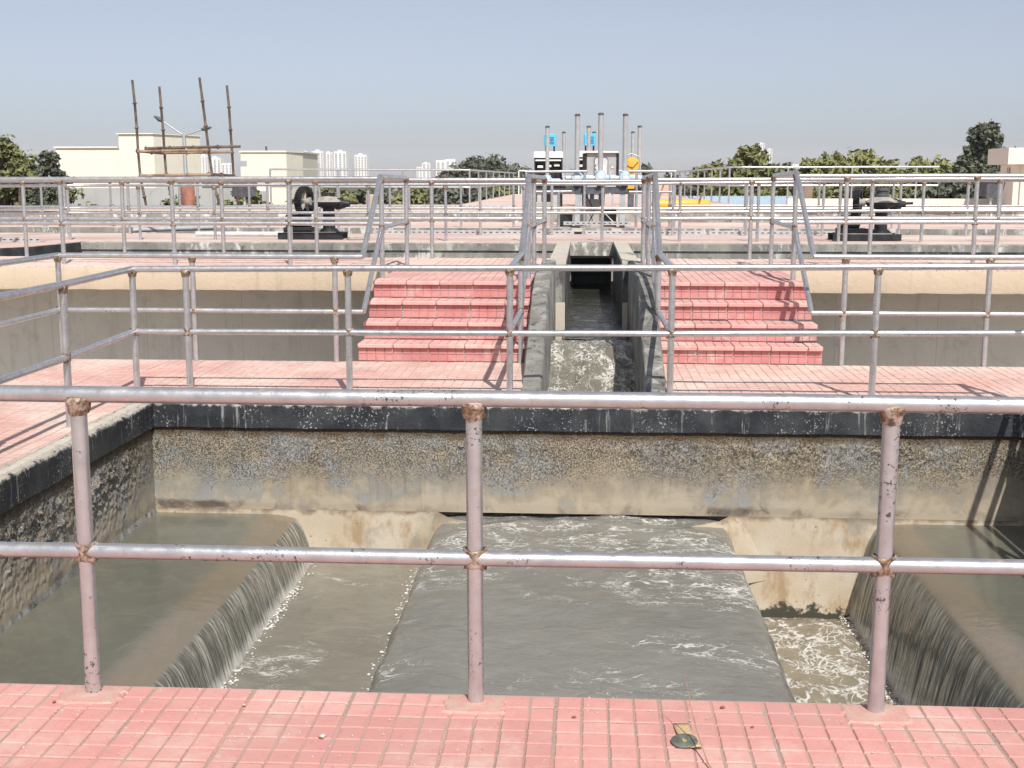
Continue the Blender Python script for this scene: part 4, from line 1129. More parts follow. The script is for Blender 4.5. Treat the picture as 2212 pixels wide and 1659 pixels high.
# ------------------------------------------------------------------ gate machinery in the middle
def actuator(x, y, z0, ztop, r, label, big=True):
    root = tag(empty('gate_actuator', (x, y, z0)), label, 'actuator', 'sluice gate actuators with tall stem covers')
    k = lambda b, n, m, s=True: keep(b.build(n, m, None, s), root)
    k(MB().tube([(x, y, z0 + 0.30), (x, y, ztop - 0.02)], r, 16), 'stem_cover', 'grey_paint')
    k(MB().lathe([(r * 1.18, 0), (r * 1.18, 0.03), (r * 0.5, 0.045)], (x, y, ztop - 0.03), n=16), 'cap', 'dark_grey')
    k(MB().lathe([(r * 1.8, 0), (r * 1.8, 0.05)], (x, y, z0 + 0.28), n=16), 'flange', 'pale_blue')
    k(MB().lathe([(0.05, -0.12), (0.115, -0.09), (0.125, 0.0), (0.115, 0.08), (0.06, 0.10)], (x, y, z0 + 0.19), n=18), 'gearbox', 'pale_blue')
    k(MB().lathe([(0.045, -0.16), (0.105, -0.15), (0.11, -0.02), (0.07, 0.0)], (x, y - 0.06, z0 + 0.19), 'Y', 18), 'cover', 'pale_blue')
    k(MB().box(x - 0.04, x + 0.05, y - 0.225, y - 0.219, z0 + 0.17, z0 + 0.22), 'name_plate', 'white', False)
    k(MB().lathe([(0.06, 0), (0.07, 0.02), (0.07, 0.2), (0.05, 0.24)], (x + 0.10, y, z0 + 0.18), 'X', 14), 'motor', 'pale_blue')
    k(MB().lathe([(0.04, 0), (0.055, -0.03), (0.055, -0.12), (0.03, -0.14)], (x - 0.11, y - 0.02, z0 + 0.18), 'X', 14), 'terminal_box', 'light_grey')
    # handwheel
    w = MB()
    pts = [(x - 0.30, y + 0.10 * math.cos(t), z0 + 0.2 + 0.10 * math.sin(t)) for t in [2 * math.pi * i / 14 for i in range(15)]]
    w.tube(pts, 0.010, 6); w.tube([(x - 0.11, y, z0 + 0.2), (x - 0.30, y, z0 + 0.2)], 0.014, 6)
    for i in range(4):
        t = i * math.pi / 2; w.tube([(x - 0.30, y, z0 + 0.2), (x - 0.30, y + 0.1 * math.cos(t), z0 + 0.2 + 0.1 * math.sin(t))], 0.008, 5)
    k(w, 'handwheel', 'light_grey')
    k(MB().bbox(x - 0.07, x + 0.07, y - 0.07, y + 0.07, z0 - 0.02, z0 + 0.08, 0.012), 'pedestal', 'dark_grey', False)
    return root
ZB = 1.52
for i, (x, w) in enumerate(((-0.18, 'left'), (0.305, 'middle'), (0.81, 'right'))):
    actuator(x, 26.0, ZB, 3.0 if i != 1 else 3.02, 0.050 if i != 1 else 0.053, 'front row gate actuator with the tallest grey stem tube, ' + w + ' one')
for i, (x, w) in enumerate(((-0.953, 'left'), (0.066, 'middle'), (1.32, 'right'))):
    actuator(x, 31.0, 1.45, 2.97, 0.049, 'second row gate actuator with mid height grey stem tube, ' + w + ' one')
for i, (x, w) in enumerate(((-0.627, 'left'), (0.227, 'middle'), (1.32, 'right'))):
    actuator(x, 35.5, 1.45, 3.0, 0.047, 'rear row gate actuator with the shortest looking stem tube, ' + w + ' one')
def gate_frame(xs, y, zt, label, legw=0.11):
    root = tag(empty('sluice_gate', (xs[0], y, Z2)), label, 'sluice gate', 'steel frames of the sluice gates')
    for x in xs:
        lb = MB().box(x - legw / 2, x + legw / 2, y - 0.045, y - 0.035, Z2, zt - 0.13).box(x - legw / 2, x - legw / 2 + 0.014, y - 0.035, y + 0.06, Z2, zt - 0.13).box(x + legw / 2 - 0.014, x + legw / 2, y - 0.035, y + 0.06, Z2, zt - 0.13)
        keep(lb.build('leg', 'galv'), root)
    x0, x1 = min(xs) - legw / 2 - 0.02, max(xs) + legw / 2 + 0.02
    keep(MB().box(x0, x1, y - 0.07, y - 0.05, zt - 0.13, zt - 0.01).build('front_beam', 'dark_grey'), root)
    keep(MB().box(x0, x1, y + 0.05, y + 0.07, zt - 0.13, zt - 0.01).build('rear_beam', 'dark_grey'), root)
    keep(MB().box(x0 - 0.01, x1 + 0.01, y - 0.08, y + 0.08, zt - 0.0105, zt - 0.002).build('top_plate', 'dark_grey'), root)
    return root
gate_frame([-0.16, 0.77], 26.0, ZB, 'front dark beam gate frame on two grey channel legs')
gate_frame([-1.15, -0.75, -0.14, 0.27], 31.0, 1.45, 'second row gate frame at left behind the control cabinet')
gate_frame([1.12, 1.52], 31.0, 1.45, 'second row gate frame at right behind the yellow unit')
gate_frame([-0.83, 1.52], 35.5, 1.45, 'rearmost gate frame spanning the walkway')
# gate leaf and concrete block inside the front frame
o = tag(MB().bbox(0.02, 0.30, 26.3, 26.6, Z2, 1.26, 0.01).build('concrete_block', 'conc'), 'pale concrete upstand inside the front gate frame', 'block')
o = tag(MB().bbox(0.34, 0.66, 26.4, 26.5, Z2, 1.05, 0.008).build('gate_leaf', 'dark_opening'), 'dark gate leaf standing right of the concrete upstand', 'gate')
o = tag(MB().bbox(-0.60, -0.27, 26.4, 26.5, Z2, 1.0, 0.008).build('gate_leaf', 'dark_opening'), 'dark gate leaf standing left of the concrete upstand', 'gate')
o = tag(MB().bbox(-1.2, -0.72, 27.2, 27.6, Z2, 1.18, 0.01).build('concrete_block', 'conc'), 'broad concrete upstand below the left bar screen', 'block')
# mechanical bar screens
def bar_screen(x0, x1, y, label, zt, mx):
    root = tag(empty('bar_screen', ((x0 + x1) / 2, y, 0.96)), label, 'bar screen', 'mechanical bar screens')
    k = lambda b, n, m, s=False: keep(b.build(n, m, None, s), root)
    # side plates of the sloping body
    for x in (x0, x1 - 0.03):
        k(MB().prism([(y + 0.25, 0.9), (y + 0.75, 0.9), (y + 0.35, zt - 0.02), (y - 0.02, zt - 0.02)], x, x + 0.03, 'YZ'), 'side_plate', 'black_box')
    k(MB().bbox(x0 - 0.02, x1 + 0.02, y - 0.06, y + 0.42, zt - 0.16, zt, 0.02), 'head_cover', 'white')
    k(MB().tube([(x0 + 0.03, y - 0.02, zt - 0.23), (x1 - 0.03, y - 0.02, zt - 0.23)], 0.022, 10), 'cross_bar', 'white', True)
    k(MB().box(x0 + 0.031, x1 - 0.031, y + 0.20, y + 0.24, 0.95, zt - 0.165), 'back_plate', 'black_box')
    for i in range(3):
        xa = x0 + 0.08 + (x1 - x0 - 0.3) * i / 2.0
        k(MB().bbox(xa, xa + 0.15, y + 0.05, y + 0.12, zt - 0.42 + 0.02 * i, zt - 0.36 + 0.02 * i, 0.008), 'scraper', 'white')
        k(MB().tube([(xa + 0.07, y + 0.1, zt - 0.42), (xa + 0.07, y + 0.16, 1.1)], 0.015, 6), 'chain', 'black_box', True)
    k(MB().box(mx - 0.13, mx - 0.09, y + 0.1, y + 0.2, zt, zt + 0.16).box(mx + 0.09, mx + 0.13, y + 0.1, y + 0.2, zt, zt + 0.16), 'motor_bracket', 'black_box')
    m = MB().bbox(mx - 0.16, mx + 0.16, y - 0.02, y + 0.28, zt + 0.14, zt + 0.46, 0.03)
    k(m, 'motor', 'sky_blue')
    for i in range(5):
        z = zt + 0.2 + i * 0.04
        k(MB().box(mx + 0.0, mx + 0.11, y - 0.032, y - 0.0205, z, z + 0.012), 'cooling_fin', 'dark_grey')
    return root
bar_screen(-1.36, -0.62, 33.0, 'left black bar screen with cream head and bright blue motor', 2.40, -0.95)
bar_screen(-0.25, 0.49, 33.6, 'right bar screen half hidden by the control cabinet, blue motor on top', 2.43, 0.10)
# control cabinet
cb = tag(empty('control_cabinet', (0.345, 28.5, Z2)), 'grey control cabinet with rounded door window between the stem tubes', 'cabinet')
k = lambda b, n, m, s=False: keep(b.build(n, m, None, s), cb)
k(MB().bbox(0.02, 0.70, 28.5, 28.85, 1.45, 2.27, 0.01), 'body', 'grey_paint')
k(MB().box(-0.03, 0.74, 28.42, 28.9, 2.27, 2.31), 'rain_roof', 'white')
k(MB().box(-0.075, 0.0195, 28.48, 28.86, 1.46, 2.26), 'side_panel', 'black_box')
k(MB().box(0.7005, 0.755, 28.48, 28.86, 1.46, 2.26), 'side_panel', 'black_box')
def rrect(x0, x1, z0, z1, r, n=6):
    out = []
    for (cx_, cz, a0) in ((x1 - r, z0 + r, -90), (x1 - r, z1 - r, 0), (x0 + r, z1 - r, 90), (x0 + r, z0 + r, 180)):
        for i in range(n + 1):
            a = R(a0 + 90 * i / n); out.append((cx_ + r * math.cos(a), cz + r * math.sin(a)))
    return out
k(MB().prism(rrect(0.19, 0.51, 1.62, 2.17, 0.06), 28.48, 28.498), 'window_seal', 'dark_grey')
k(MB().prism(rrect(0.205, 0.495, 1.635, 2.155, 0.055), 28.470, 28.479), 'window', 'light_grey')
k(MB().box(0.25, 0.46, 28.462, 28.469, 1.65, 1.98), 'panel_plate', 'white')
for i in range(4): k(MB().lathe([(0.014, -0.012), (0.014, 0)], (0.225, 28.468, 1.72 + 0.09 * i), 'Y', 8), 'push_button', 'black_box')
for x in (0.08, 0.62): k(MB().box(x - 0.02, x + 0.02, 28.6, 28.66, Z2, 1.45), 'leg', 'galv')
k(MB().prism([(0.575, 1.93), (0.635, 1.93), (0.605, 1.985)], 28.485, 28.498), 'warning_sign', 'white')
# yellow gearbox units
yb = tag(empty('yellow_gearbox', (1.08, 29.5, Z2)), 'yellow round gearbox with cables beside the grey cabinet', 'gearbox')
keep(MB().lathe([(0.05, -0.14), (0.17, -0.12), (0.18, 0), (0.17, 0.10), (0.06, 0.13)], (1.08, 29.4, 2.02), 'Y', 24).build('drum', 'yellow', None, True), yb)
keep(MB().bbox(0.98, 1.20, 29.32, 29.52, 1.66, 1.90, 0.02).build('housing', 'yellow'), yb)
keep(MB().bbox(0.96, 1.14, 29.30, 29.54, 1.46, 1.655, 0.02).build('foot', 'yellow'), yb)
keep(MB().bbox(1.00, 1.14, 29.36, 29.50, 0.97, 1.459, 0.01).build('pedestal', 'dark_grey'), yb)
keep(MB().tube([(0.86, 29.3, 2.25), (0.98, 29.26, 1.98), (1.1, 29.25, 1.94), (1.22, 29.26, 2.08)], 0.008, 6).build('cable', 'black_iron', None, True), yb)
keep(MB().tube([(0.88, 29.3, 2.2), (1.06, 29.3, 2.27), (1.26, 29.3, 2.20), (1.28, 29.35, 1.5)], 0.016, 8).build('conduit', 'galv', None, True), yb)
yt = tag(empty('yellow_trolley', (2.2, 30.2, 0.96)), 'yellow machine cover lying beyond the parapet right of the gates', 'cover')
keep(MB().lathe([(0.02, -0.75), (0.11, -0.7), (0.12, 0.6), (0.03, 0.7)], (2.35, 30.4, 1.08), 'X', 12).build('cover_shell', 'yellow', None, True), yt)
keep(MB().tube([(1.75, 30.3, 1.1), (1.9, 30.3, 1.6)], 0.025, 6).build('handle', 'bamboo_pale', None, True), yt)
keep(MB().tube([(2.75, 30.3, 1.1), (2.8, 30.3, 1.3)], 0.03, 6).build('stub', 'rust_pipe', None, True), yt)
# cable conduits and loops
for i, (pts, lab) in enumerate((
    ([(-0.46, 35.4, 2.1), (-0.42, 33.5, 1.95), (-0.2, 30, 1.92), (-0.14, 26.3, 2.05)], 'thin cable hanging between the left stem tubes'),
    ([(0.02, 26.2, 1.35), (0.2, 26.15, 1.0), (0.05, 26.1, 0.75), (-0.3, 26.05, 0.69)], 'black cable looping down the left of the front gate frame'),
    ([(0.4, 26.2, 1.40), (0.38, 26.15, 1.0), (0.6, 26.1, 0.78), (0.9, 26.0, 0.69)], 'pale cable looping down the right of the front gate frame'))):
    tag(MB().tube(pts, 0.012, 6).build('cable', 'galv' if i != 1 else 'black_iron', None, True), lab, 'cable')
# low rail in front of the machinery
railing('low brown pipe guard before the left gate frames', [[(-1.25, 25.75, 1.83), (0.02, 25.75, 1.84)]], [[(-1.25, 25.75, 1.42), (-0.28, 25.75, 1.43)]],
        [(-1.22, 25.75, Z2, 1.83, 1.42), (-0.55, 25.75, Z2, 1.43, 1.42), (-0.02, 25.75, Z2, 1.83, 1.42)], 'pipe', 0.028, 8, False)
railing('low pipe guard before the right gate frames', [[(0.90, 25.75, 1.84), (1.85, 25.75, 1.84)]], [[(0.90, 25.75, 1.42), (1.85, 25.75, 1.42)]],
        [(1.05, 25.75, Z2, 1.84, 1.42), (1.83, 25.75, Z2, 1.84, 1.42)], 'pipe', 0.028, 8, False)

# ------------------------------------------------------------------ geared gate hoists (black), left and right
def hoist(ox, oy, label, tall):
    root = tag(empty('gear_hoist', (ox, oy, Z2)), label, 'hoist', 'black hand geared gate hoists')
    V = lambda x, z: (ox + x, z)
    k = lambda b, n, m, s=False: keep(b.build(n, m, None, s), root)
    # base of two channel beams
    for dy in (-0.22, 0.22):
        k(MB().box(ox - 0.55, ox + 0.55, oy + dy - 0.05, oy + dy - 0.042, Z2 + 0.005, Z2 + 0.11).box(ox - 0.55, ox + 0.55, oy + dy - 0.042, oy + dy + 0.05, Z2 + 0.005, Z2 + 0.015).box(ox - 0.55, ox + 0.55, oy + dy - 0.042, oy + dy + 0.05, Z2 + 0.10, Z2 + 0.11), 'base_beam', 'black_iron')
    k(MB().box(ox - 0.46, ox + 0.40, oy - 0.28, oy + 0.28, Z2 + 0.111, Z2 + 0.121), 'base_plate', 'black_dusty')
    k(MB().bbox(ox - 0.45, ox + 0.02, oy - 0.27, oy + 0.1, Z2 + 0.122, Z2 + 0.20, 0.006), 'motor_bed', 'black_iron')
    k(MB().lathe([(0.06, -0.20), (0.11, -0.19), (0.115, 0.12), (0.07, 0.16)], (ox - 0.25, oy - 0.08, Z2 + 0.30), 'X', 16), 'motor', 'black_iron', True)
    k(MB().lathe([(0.17, 0), (0.15, 0.03), (0.105, 0.06), (0.098, 0.46), (0.112, 0.52)], (ox + 0.27, oy, Z2 + 0.122), n=20), 'pedestal', 'black_iron', True)
    zc = Z2 + 0.60
    k(MB().lathe([(0.10, -0.09), (0.22, -0.05), (0.275, 0.0), (0.275, 0.02)], (ox + 0.27, oy, zc), n=22), 'gear_case', 'black_iron', True)
    k(MB().lathe([(0.268, 0.021), (0.25, 0.05), (0.13, 0.105), (0.07, 0.115)], (ox + 0.27, oy, zc), n=22), 'gear_cover', 'black_dusty', True)
    if tall: k(MB().lathe([(0.11, 0.0), (0.115, 0.03), (0.10, 0.04), (0.10, 0.09), (0.12, 0.10), (0.12, 0.15)], (ox + 0.27, oy, zc + 0.11), n=18), 'thrust_housing', 'dark_grey', True)
    else:
        for dx in (-0.06, 0.06): k(MB().bbox(ox + 0.27 + dx - 0.045, ox + 0.27 + dx + 0.045, oy - 0.06, oy + 0.06, zc + 0.11, zc + 0.17, 0.01), 'clamp', 'black_iron')
    k(MB().tube([(ox + 0.50, oy - 0.05, zc + 0.0), (ox + 0.76, oy - 0.05, zc + 0.01)], 0.022, 10), 'input_shaft', 'black_iron', True)
    k(MB().lathe([(0.10, 0), (0.095, 0.08), (0.055, 0.20), (0.05, 0.24)], (ox + 0.40, oy - 0.05, zc - 0.01), 'X', 12), 'arm', 'black_iron', True)
    # big toothed wheel, axis along the cross shaft, seen obliquely
    wx, wz = ox - 0.13, zc + 0.02
    rot = Matrix.Rotation(R(-19), 4, 'Z')
    c = Vector((wx, oy - 0.04, wz))
    wb_ = MB(); n = 36
    vs = []; fs = []
    for i in range(n * 2):
        t = math.pi * i / n; rr = 0.262 if i % 2 == 0 else 0.245
        for (r_, h) in ((rr, -0.05), (rr, 0.05), (0.195, 0.05), (0.195, -0.05)):
            vs.append(c + rot @ Vector((h, r_ * math.cos(t), r_ * math.sin(t))))
    m = n * 2
    for i in range(m):
        j = (i + 1) % m
        for q in range(4): fs.append((i * 4 + q, i * 4 + (q + 1) % 4, j * 4 + (q + 1) % 4, j * 4 + q))
    k(wb_.add(vs, fs), 'gear_rim', 'black_iron')
    for i in range(5):
        t = 2 * math.pi * i / 5 + 0.3
        a = c + rot @ Vector((0.0, 0.04 * math.cos(t), 0.04 * math.sin(t))); e = c + rot @ Vector((0, 0.205 * math.cos(t), 0.205 * math.sin(t)))
        k(MB().tube([a, e], 0.03, 6, True, [0.035, 0.022]), 'spoke', 'black_dusty', True)
    k(MB().tube([c + rot @ Vector((-0.07, 0, 0)), c + rot @ Vector((0.12, 0, 0))], 0.055, 12), 'hub', 'black_dusty', True)
    k(MB().bbox(wx - 0.07, wx + 0.07, oy + 0.06, oy + 0.16, Z2 + 0.122, wz - 0.1, 0.01), 'bracket', 'black_iron')
    return root
hoist(-4.60, 20.75, 'black gear hoist with toothed wheel on the rear platform, left of the stairs', False)
hoist(4.60, 20.75, 'black gear hoist with thrust housing on the rear platform, right of the stairs', True)

# ------------------------------------------------------------------ perforated cable trays and odds and ends on the rear platform
def tray(x0, x1, y, z, label, drop=0.0):
    root = tag(empty('cable_tray', (x0, y, z)), label, 'cable tray', 'perforated cable trays')
    keep(MB().box(x0, x1, y, y + 0.006, z, z + 0.075).build('front_flange', 'galv'), root)
    keep(MB().box(x0, x1, y + 0.006, y + 0.22, z, z + 0.006).build('bottom', 'galv'), root)
    n = int((x1 - x0) / 0.11)
    h = MB()
    for i in range(n):
        xx = x0 + 0.06 + i * 0.11
        h.box(xx, xx + 0.05, y - 0.003, y - 0.001, z + 0.03, z + 0.045)
    o = keep(h.build('slots', 'black_box'), root); o['kind'] = 'stuff'
tray(-3.9, -0.2, 22.65, Z2 - 0.002, 'perforated cable tray on the rear platform, left of the centre post')
tray(0.0, 2.15, 22.65, Z2 - 0.002, 'perforated cable tray on the rear platform, in front of the gate machinery')
tray(2.25, 5.0, 22.65, Z2 - 0.002, 'perforated cable tray on the rear platform, toward the right hoist')
tray(-0.45, 0.95, 25.72, Z2 + 0.06, 'cable tray lying at the foot of the gate frames')
tray(-10.2, -8.75, 19.4, Z2 - 0.002, 'perforated cable tray by the black channel wall')
tag(MB().tube([(-6.9, 21.6, Z2 + 0.04), (-5.25, 21.6, Z2 + 0.04)], 0.045, 10).build('loose_pipe', 'light_grey', None, True), 'pale loose pipe lying left of the left gear hoist', 'pipe')
tag(MB().tube([(-8.6, 22.9, Z2 + 0.05), (-7.3, 24.0, Z2 + 0.06)], 0.05, 10).build('loose_pipe', 'galv', None, True), 'grey pipe lying slantwise on the rear platform at left', 'pipe')
# coping patches by the tray
for x, w in ((-0.17, 'left'), (0.62, 'right')):
    tag(MB().bbox(x - 0.1, x + 0.12, 24.5, 25.44, Z2 - 0.03, Z2 + 0.005, 0.01).build('coping_slab', 'coping'), 'pale coping slab over the second channel, ' + w + ' one', 'slab')
# lying handwheel by the left hoist
hw = MB(); pts = [(-3.80 + 0.17 * math.cos(t), 20.5 + 0.17 * math.sin(t), Z2 + 0.018) for t in [2 * math.pi * i / 22 for i in range(23)]]
hw.tube(pts, 0.014, 8)
for i in range(3): t = 2 * math.pi * i / 3; hw.tube([(-3.80, 20.5, Z2 + 0.02), (-3.80 + 0.17 * math.cos(t), 20.5 + 0.17 * math.sin(t), Z2 + 0.02)], 0.010, 6)
tag(hw.build('handwheel', 'black_dusty', None, True), 'flat handwheel lying on the platform beside the left hoist', 'handwheel')
# manhole-like curved brackets on the far parapet
for i, x in enumerate((1.9, 3.4, 5.1, 6.8, 8.1)):
    p = [(x, 29.1, 1.01), (x + 0.28, 29.1, 1.02), (x + 0.33, 29.1, 0.99), (x + 0.34, 29.1, 0.92)]
    tag(MB().tube(p, 0.022, 8).build('lifting_hook', 'white', None, True), 'small white bent pipe on the far parapet, number %s counted from the gates' % ('one', 'two', 'three', 'four', 'five')[i], 'bent pipe', 'white bent pipes on the far parapet')
# floodlights
def flood(p, rz, label, head):
    root = tag(empty('floodlight', p), label, 'floodlight')
    x, y, z = p
    Rm = Matrix.Rotation(rz, 4, 'Z')
    def kk(b, n, m, s=False):
        b.v = [tuple(Vector(p) + Rm @ (Vector(q) - Vector(p))) for q in b.v]
        keep(b.build(n, m, None, s), root)
    kk(MB().tube([(x, y, z), (x, y, z + 0.35)], 0.03, 8), 'bracket', 'galv', True)
    kk(MB().add([(x - .24, y - .10, z + .30), (x + .24, y - .10, z + .30), (x + .24, y + .18, z + .34), (x - .24, y + .18, z + .34), (x - .28, y - .16, z + .66), (x + .28, y - .16, z + .66), (x + .2, y + .16, z + .66), (x - .2, y + .16, z + .66)],
            [(0, 3, 2, 1), (4, 5, 6, 7), (0, 1, 5, 4), (1, 2, 6, 5), (2, 3, 7, 6), (3, 0, 4, 7)]), 'lamp_head', 'dark_grey')
    kk(MB().bbox(x - .30, x + .30, y - .20, y + .2, z + .661, z + .70, 0.01), 'hood', head)
    kk(MB().bbox(x - .12, x + .12, y - .1, y + .1, z - 0.0, z + 0.05, 0.01), 'foot', 'galv')
flood((9.35, 29.32, 0.965), 0.5, 'dark floodlight head on the parapet before the cream hut', 'white')
flood((-11.9, 23.2, Z2), -0.3, 'dark floodlight box at the far left behind the railings', 'white')
flood((-8.15, 29.32, 0.965), 0.9, 'dark floodlight box in front of the scaffold', 'dark_grey')
# white hopper and logs at far left
hp = tag(empty('hopper', (-10.4, 18.9, Z2)), 'white cone shaped hopper lying at far left behind the railings', 'hopper')
keep(MB().lathe([(0.12, 0.0), (0.14, 0.05), (0.42, 0.36), (0.44, 0.42)], (-10.6, 18.7, Z2 + 0.06), n=20).build('cone', 'white', None, True), hp)
keep(MB().lathe([(0.15, -0.2), (0.15, 0.2)], (-10.05, 18.6, Z2 + 0.16), 'Y', 18).build('spout', 'white', None, True), hp)
for i, (a, c) in enumerate((((-11.0, 18.05), (-9.5, 17.75)), ((-10.9, 18.35), (-9.75, 18.1)))):
    tag(MB().tube([(a[0], a[1], Z2 + 0.04), (c[0], c[1], Z2 + 0.04)], 0.04, 8).build('bamboo_pole', 'bamboo_pale', None, True), ('nearer' if i == 0 else 'farther') + ' pale bamboo pole lying below the white hopper', 'pole')

# ------------------------------------------------------------------ bamboo scaffold
def bamboo(pts, r, name, parent, mat='bamboo', rs=random.Random(2)):
    pts = [Vector(p) for p in pts]; path = []; rad = []
    for k in range(len(pts) - 1):
        L = (pts[k + 1] - pts[k]).length; n = max(2, int(L / 0.55))
        for i in range(n):
            t = i / n
            c = pts[k].lerp(pts[k + 1], t)
            nxt = pts[k].lerp(pts[k + 1], min(1, t + 0.03 / L))
            j = Vector((rs.uniform(-.014, .014), rs.uniform(-.014, .014), 0))
            d = (nxt - c)
            path += [c + j, c + j + d * 0.8, c + j + d * 2.2]; rad += [r * 0.96, r * 1.75, r]
    path.append(pts[-1]); rad.append(r * 0.9)
    return keep(MB().tube(path, r, 8, True, rad).build(name, mat, None, True), parent)
sc = tag(empty('scaffold', (-9.8, 30, GZ)), 'bamboo scaffold of four leaning poles and cross poles before the cream building', 'scaffold')
def z1p(x, y): return (x * .452 / 1.736, (250 + y * .452) / 1.736)
for (tx, ty, bx_, by_, Y) in ((1097, 110, 1165, 920, 30.0), (1322, 165, 1383, 900, 31.2), (1655, 90, 1758, 905, 30.0), (1882, 155, 1937, 910, 31.2)):
    a = at(*z1p(tx, ty), Y); c = at(*z1p(bx_, by_), Y)
    d = (c - a) / (a.z - c.z)
    e = c + d * 1.0 + Vector((0.12, 0, 0)); f2 = Vector((e.x + 0.15, e.y, -1.2))
    bamboo([f2, e, c, a], 0.034, 'pole', sc)
for (p, q, Y1_, Y2_, m) in (((1200, 678), (1995, 662), 29.9, 30.0, 'bamboo'), ((1140, 703), (1730, 690), 29.9, 29.9, 'bamboo_pale'), ((1350, 715), (1925, 708), 31.1, 31.1, 'bamboo_pale'), ((1165, 905), (1750, 895), 29.9, 29.9, 'bamboo_pale'), ((1730, 892), (1940, 905), 29.9, 31.1, 'bamboo'), ((1140, 700), (1370, 720), 29.95, 31.15, 'bamboo')):
    bamboo([at(*z1p(*p), Y1_), at(*z1p(*q), Y2_)], 0.036, 'cross_pole', sc, m)
# rusty upright pipe behind it
tag(MB().lathe([(0.19, 0), (0.19, 2.25), (0.17, 2.27)], (-11.05, 34.0, -0.6), n=22).build('rusty_pipe', 'rust_pipe', None, True), 'stout rusty red upright pipe below the scaffold', 'pipe')
# street lamp
sl = tag(empty('street_lamp', (-17.9, 55, GZ)), 'grey twin armed street lamp behind the scaffold', 'street lamp')
pt, pa, pb2 = at(*z1p(1525, 555), 55), at(*z1p(1345, 450), 55), at(*z1p(1680, 520), 55)
keep(MB().tube([(pt.x + 0.05, 55, GZ), (pt.x, 55, pt.z)], 0.10, 10, True, [0.14, 0.075]).build('pole', 'galv', None, True), sl)
for p in (pa, pb2):
    keep(MB().tube([(pt.x, 55, pt.z - 0.1), tuple(p)], 0.035, 8).build('arm', 'galv', None, True), sl)
    d = (p - pt).normalized()
    h = MB().tube([p - d * 0.05, p + d * 0.14, p + d * 0.42], 0.07, 8, True, [0.05, 0.11, 0.03])
    keep(h.build('lamp_head', 'dark_grey', None, True), sl)

# ------------------------------------------------------------------ trees
_rt = random.Random(99)
def tree(label, x, y, top, spread, mat, n=3800, base=GZ, group='trees beyond the tanks', cr=0.62, leafs=0.17, tall=1.0, gaps=0.35, seed=None):
    rs = random.Random(seed if seed is not None else _rt.randrange(9999))
    H = top - base
    root = tag(empty('tree', (x, y, base)), label, 'tree', group)
    # trunk with limbs
    tb = MB(); ch = H * (1 - cr)
    tb.tube([(0, 0, -0.1), (0.03 * H, 0, ch * 0.6), (0.01 * H, 0.01 * H, ch), (-0.01 * H, 0, H * 0.75)], 0.1, 8, True, [0.05 * H ** 0.8, 0.04 * H ** 0.8, 0.03 * H ** 0.8, 0.012 * H])
    clumps = []
    nl = int((20 + spread * 5) * (1.9 if tall > 1 else 1))
    for i in range(nl):
        a = rs.uniform(0, 6.28); u = rs.random() ** 0.6; hz = rs.uniform(0.12, 1.0) ** (0.6 if tall > 1 else 1.0)
        env = math.sin(math.pi * min(0.96, 0.16 + 0.78 * hz)) ** 0.7
        r = spread * 1.15 * env * u
        c = Vector((r * math.cos(a), r * math.sin(a), ch + (H - ch) * hz * 0.93))
        sz = spread * rs.uniform(0.24, 0.42) * (0.75 if hz > 0.8 else 1)
        clumps.append((c, sz))
        if i % 2 == 0:
            s = Vector((0.01 * H, 0, ch * rs.uniform(0.75, 1.05)))
            tb.tube([s, s.lerp(c, 0.5) + Vector((0, 0, 0.06 * H)), c], 0.03, 5, True, [0.018 * H, 0.011 * H, 0.004 * H])
    keep_o = tb.build('trunk', 'bark', root, True)
    # leaves: small bent quads through the clumps, denser on the outside
    N = n
    vs = np.zeros((N * 4, 3)); rng = np.random.default_rng(rs.randrange(1 << 30))
    idx = rng.integers(0, len(clumps), N)
    C = np.array([tuple(c[0]) for c in clumps])[idx]; S = np.array([c[1] for c in clumps])[idx]
    d = rng.normal(size=(N, 3)); d /= np.linalg.norm(d, axis=1)[:, None]
    rad = S * (rng.random(N) ** 0.45) * (1 + 0.22 * rng.normal(size=N))
    P = C + d * rad[:, None] * np.array([1, 1, 0.8])
    nrm = d * 0.55 + rng.normal(size=(N, 3)) * 0.6 + np.array([0, 0, 0.35]); nrm /= np.linalg.norm(nrm, axis=1)[:, None]
    t1 = np.cross(nrm, rng.normal(size=(N, 3))); t1 /= np.linalg.norm(t1, axis=1)[:, None]
    t2 = np.cross(nrm, t1)
    ls = leafs * (0.6 + 0.8 * rng.random(N))[:, None]
    vs[0::4] = P - t1 * ls; vs[1::4] = P - t2 * ls * 0.5 + nrm * ls * 0.12; vs[2::4] = P + t1 * ls; vs[3::4] = P + t2 * ls * 0.5 + nrm * ls * 0.12
    me = bpy.data.meshes.new('crown')
    me.from_pydata(vs.tolist(), [], [(4 * i, 4 * i + 1, 4 * i + 2, 4 * i + 3) for i in range(N)])
    me.materials.append(M[mat])
    link('crown', me, root)
    return root
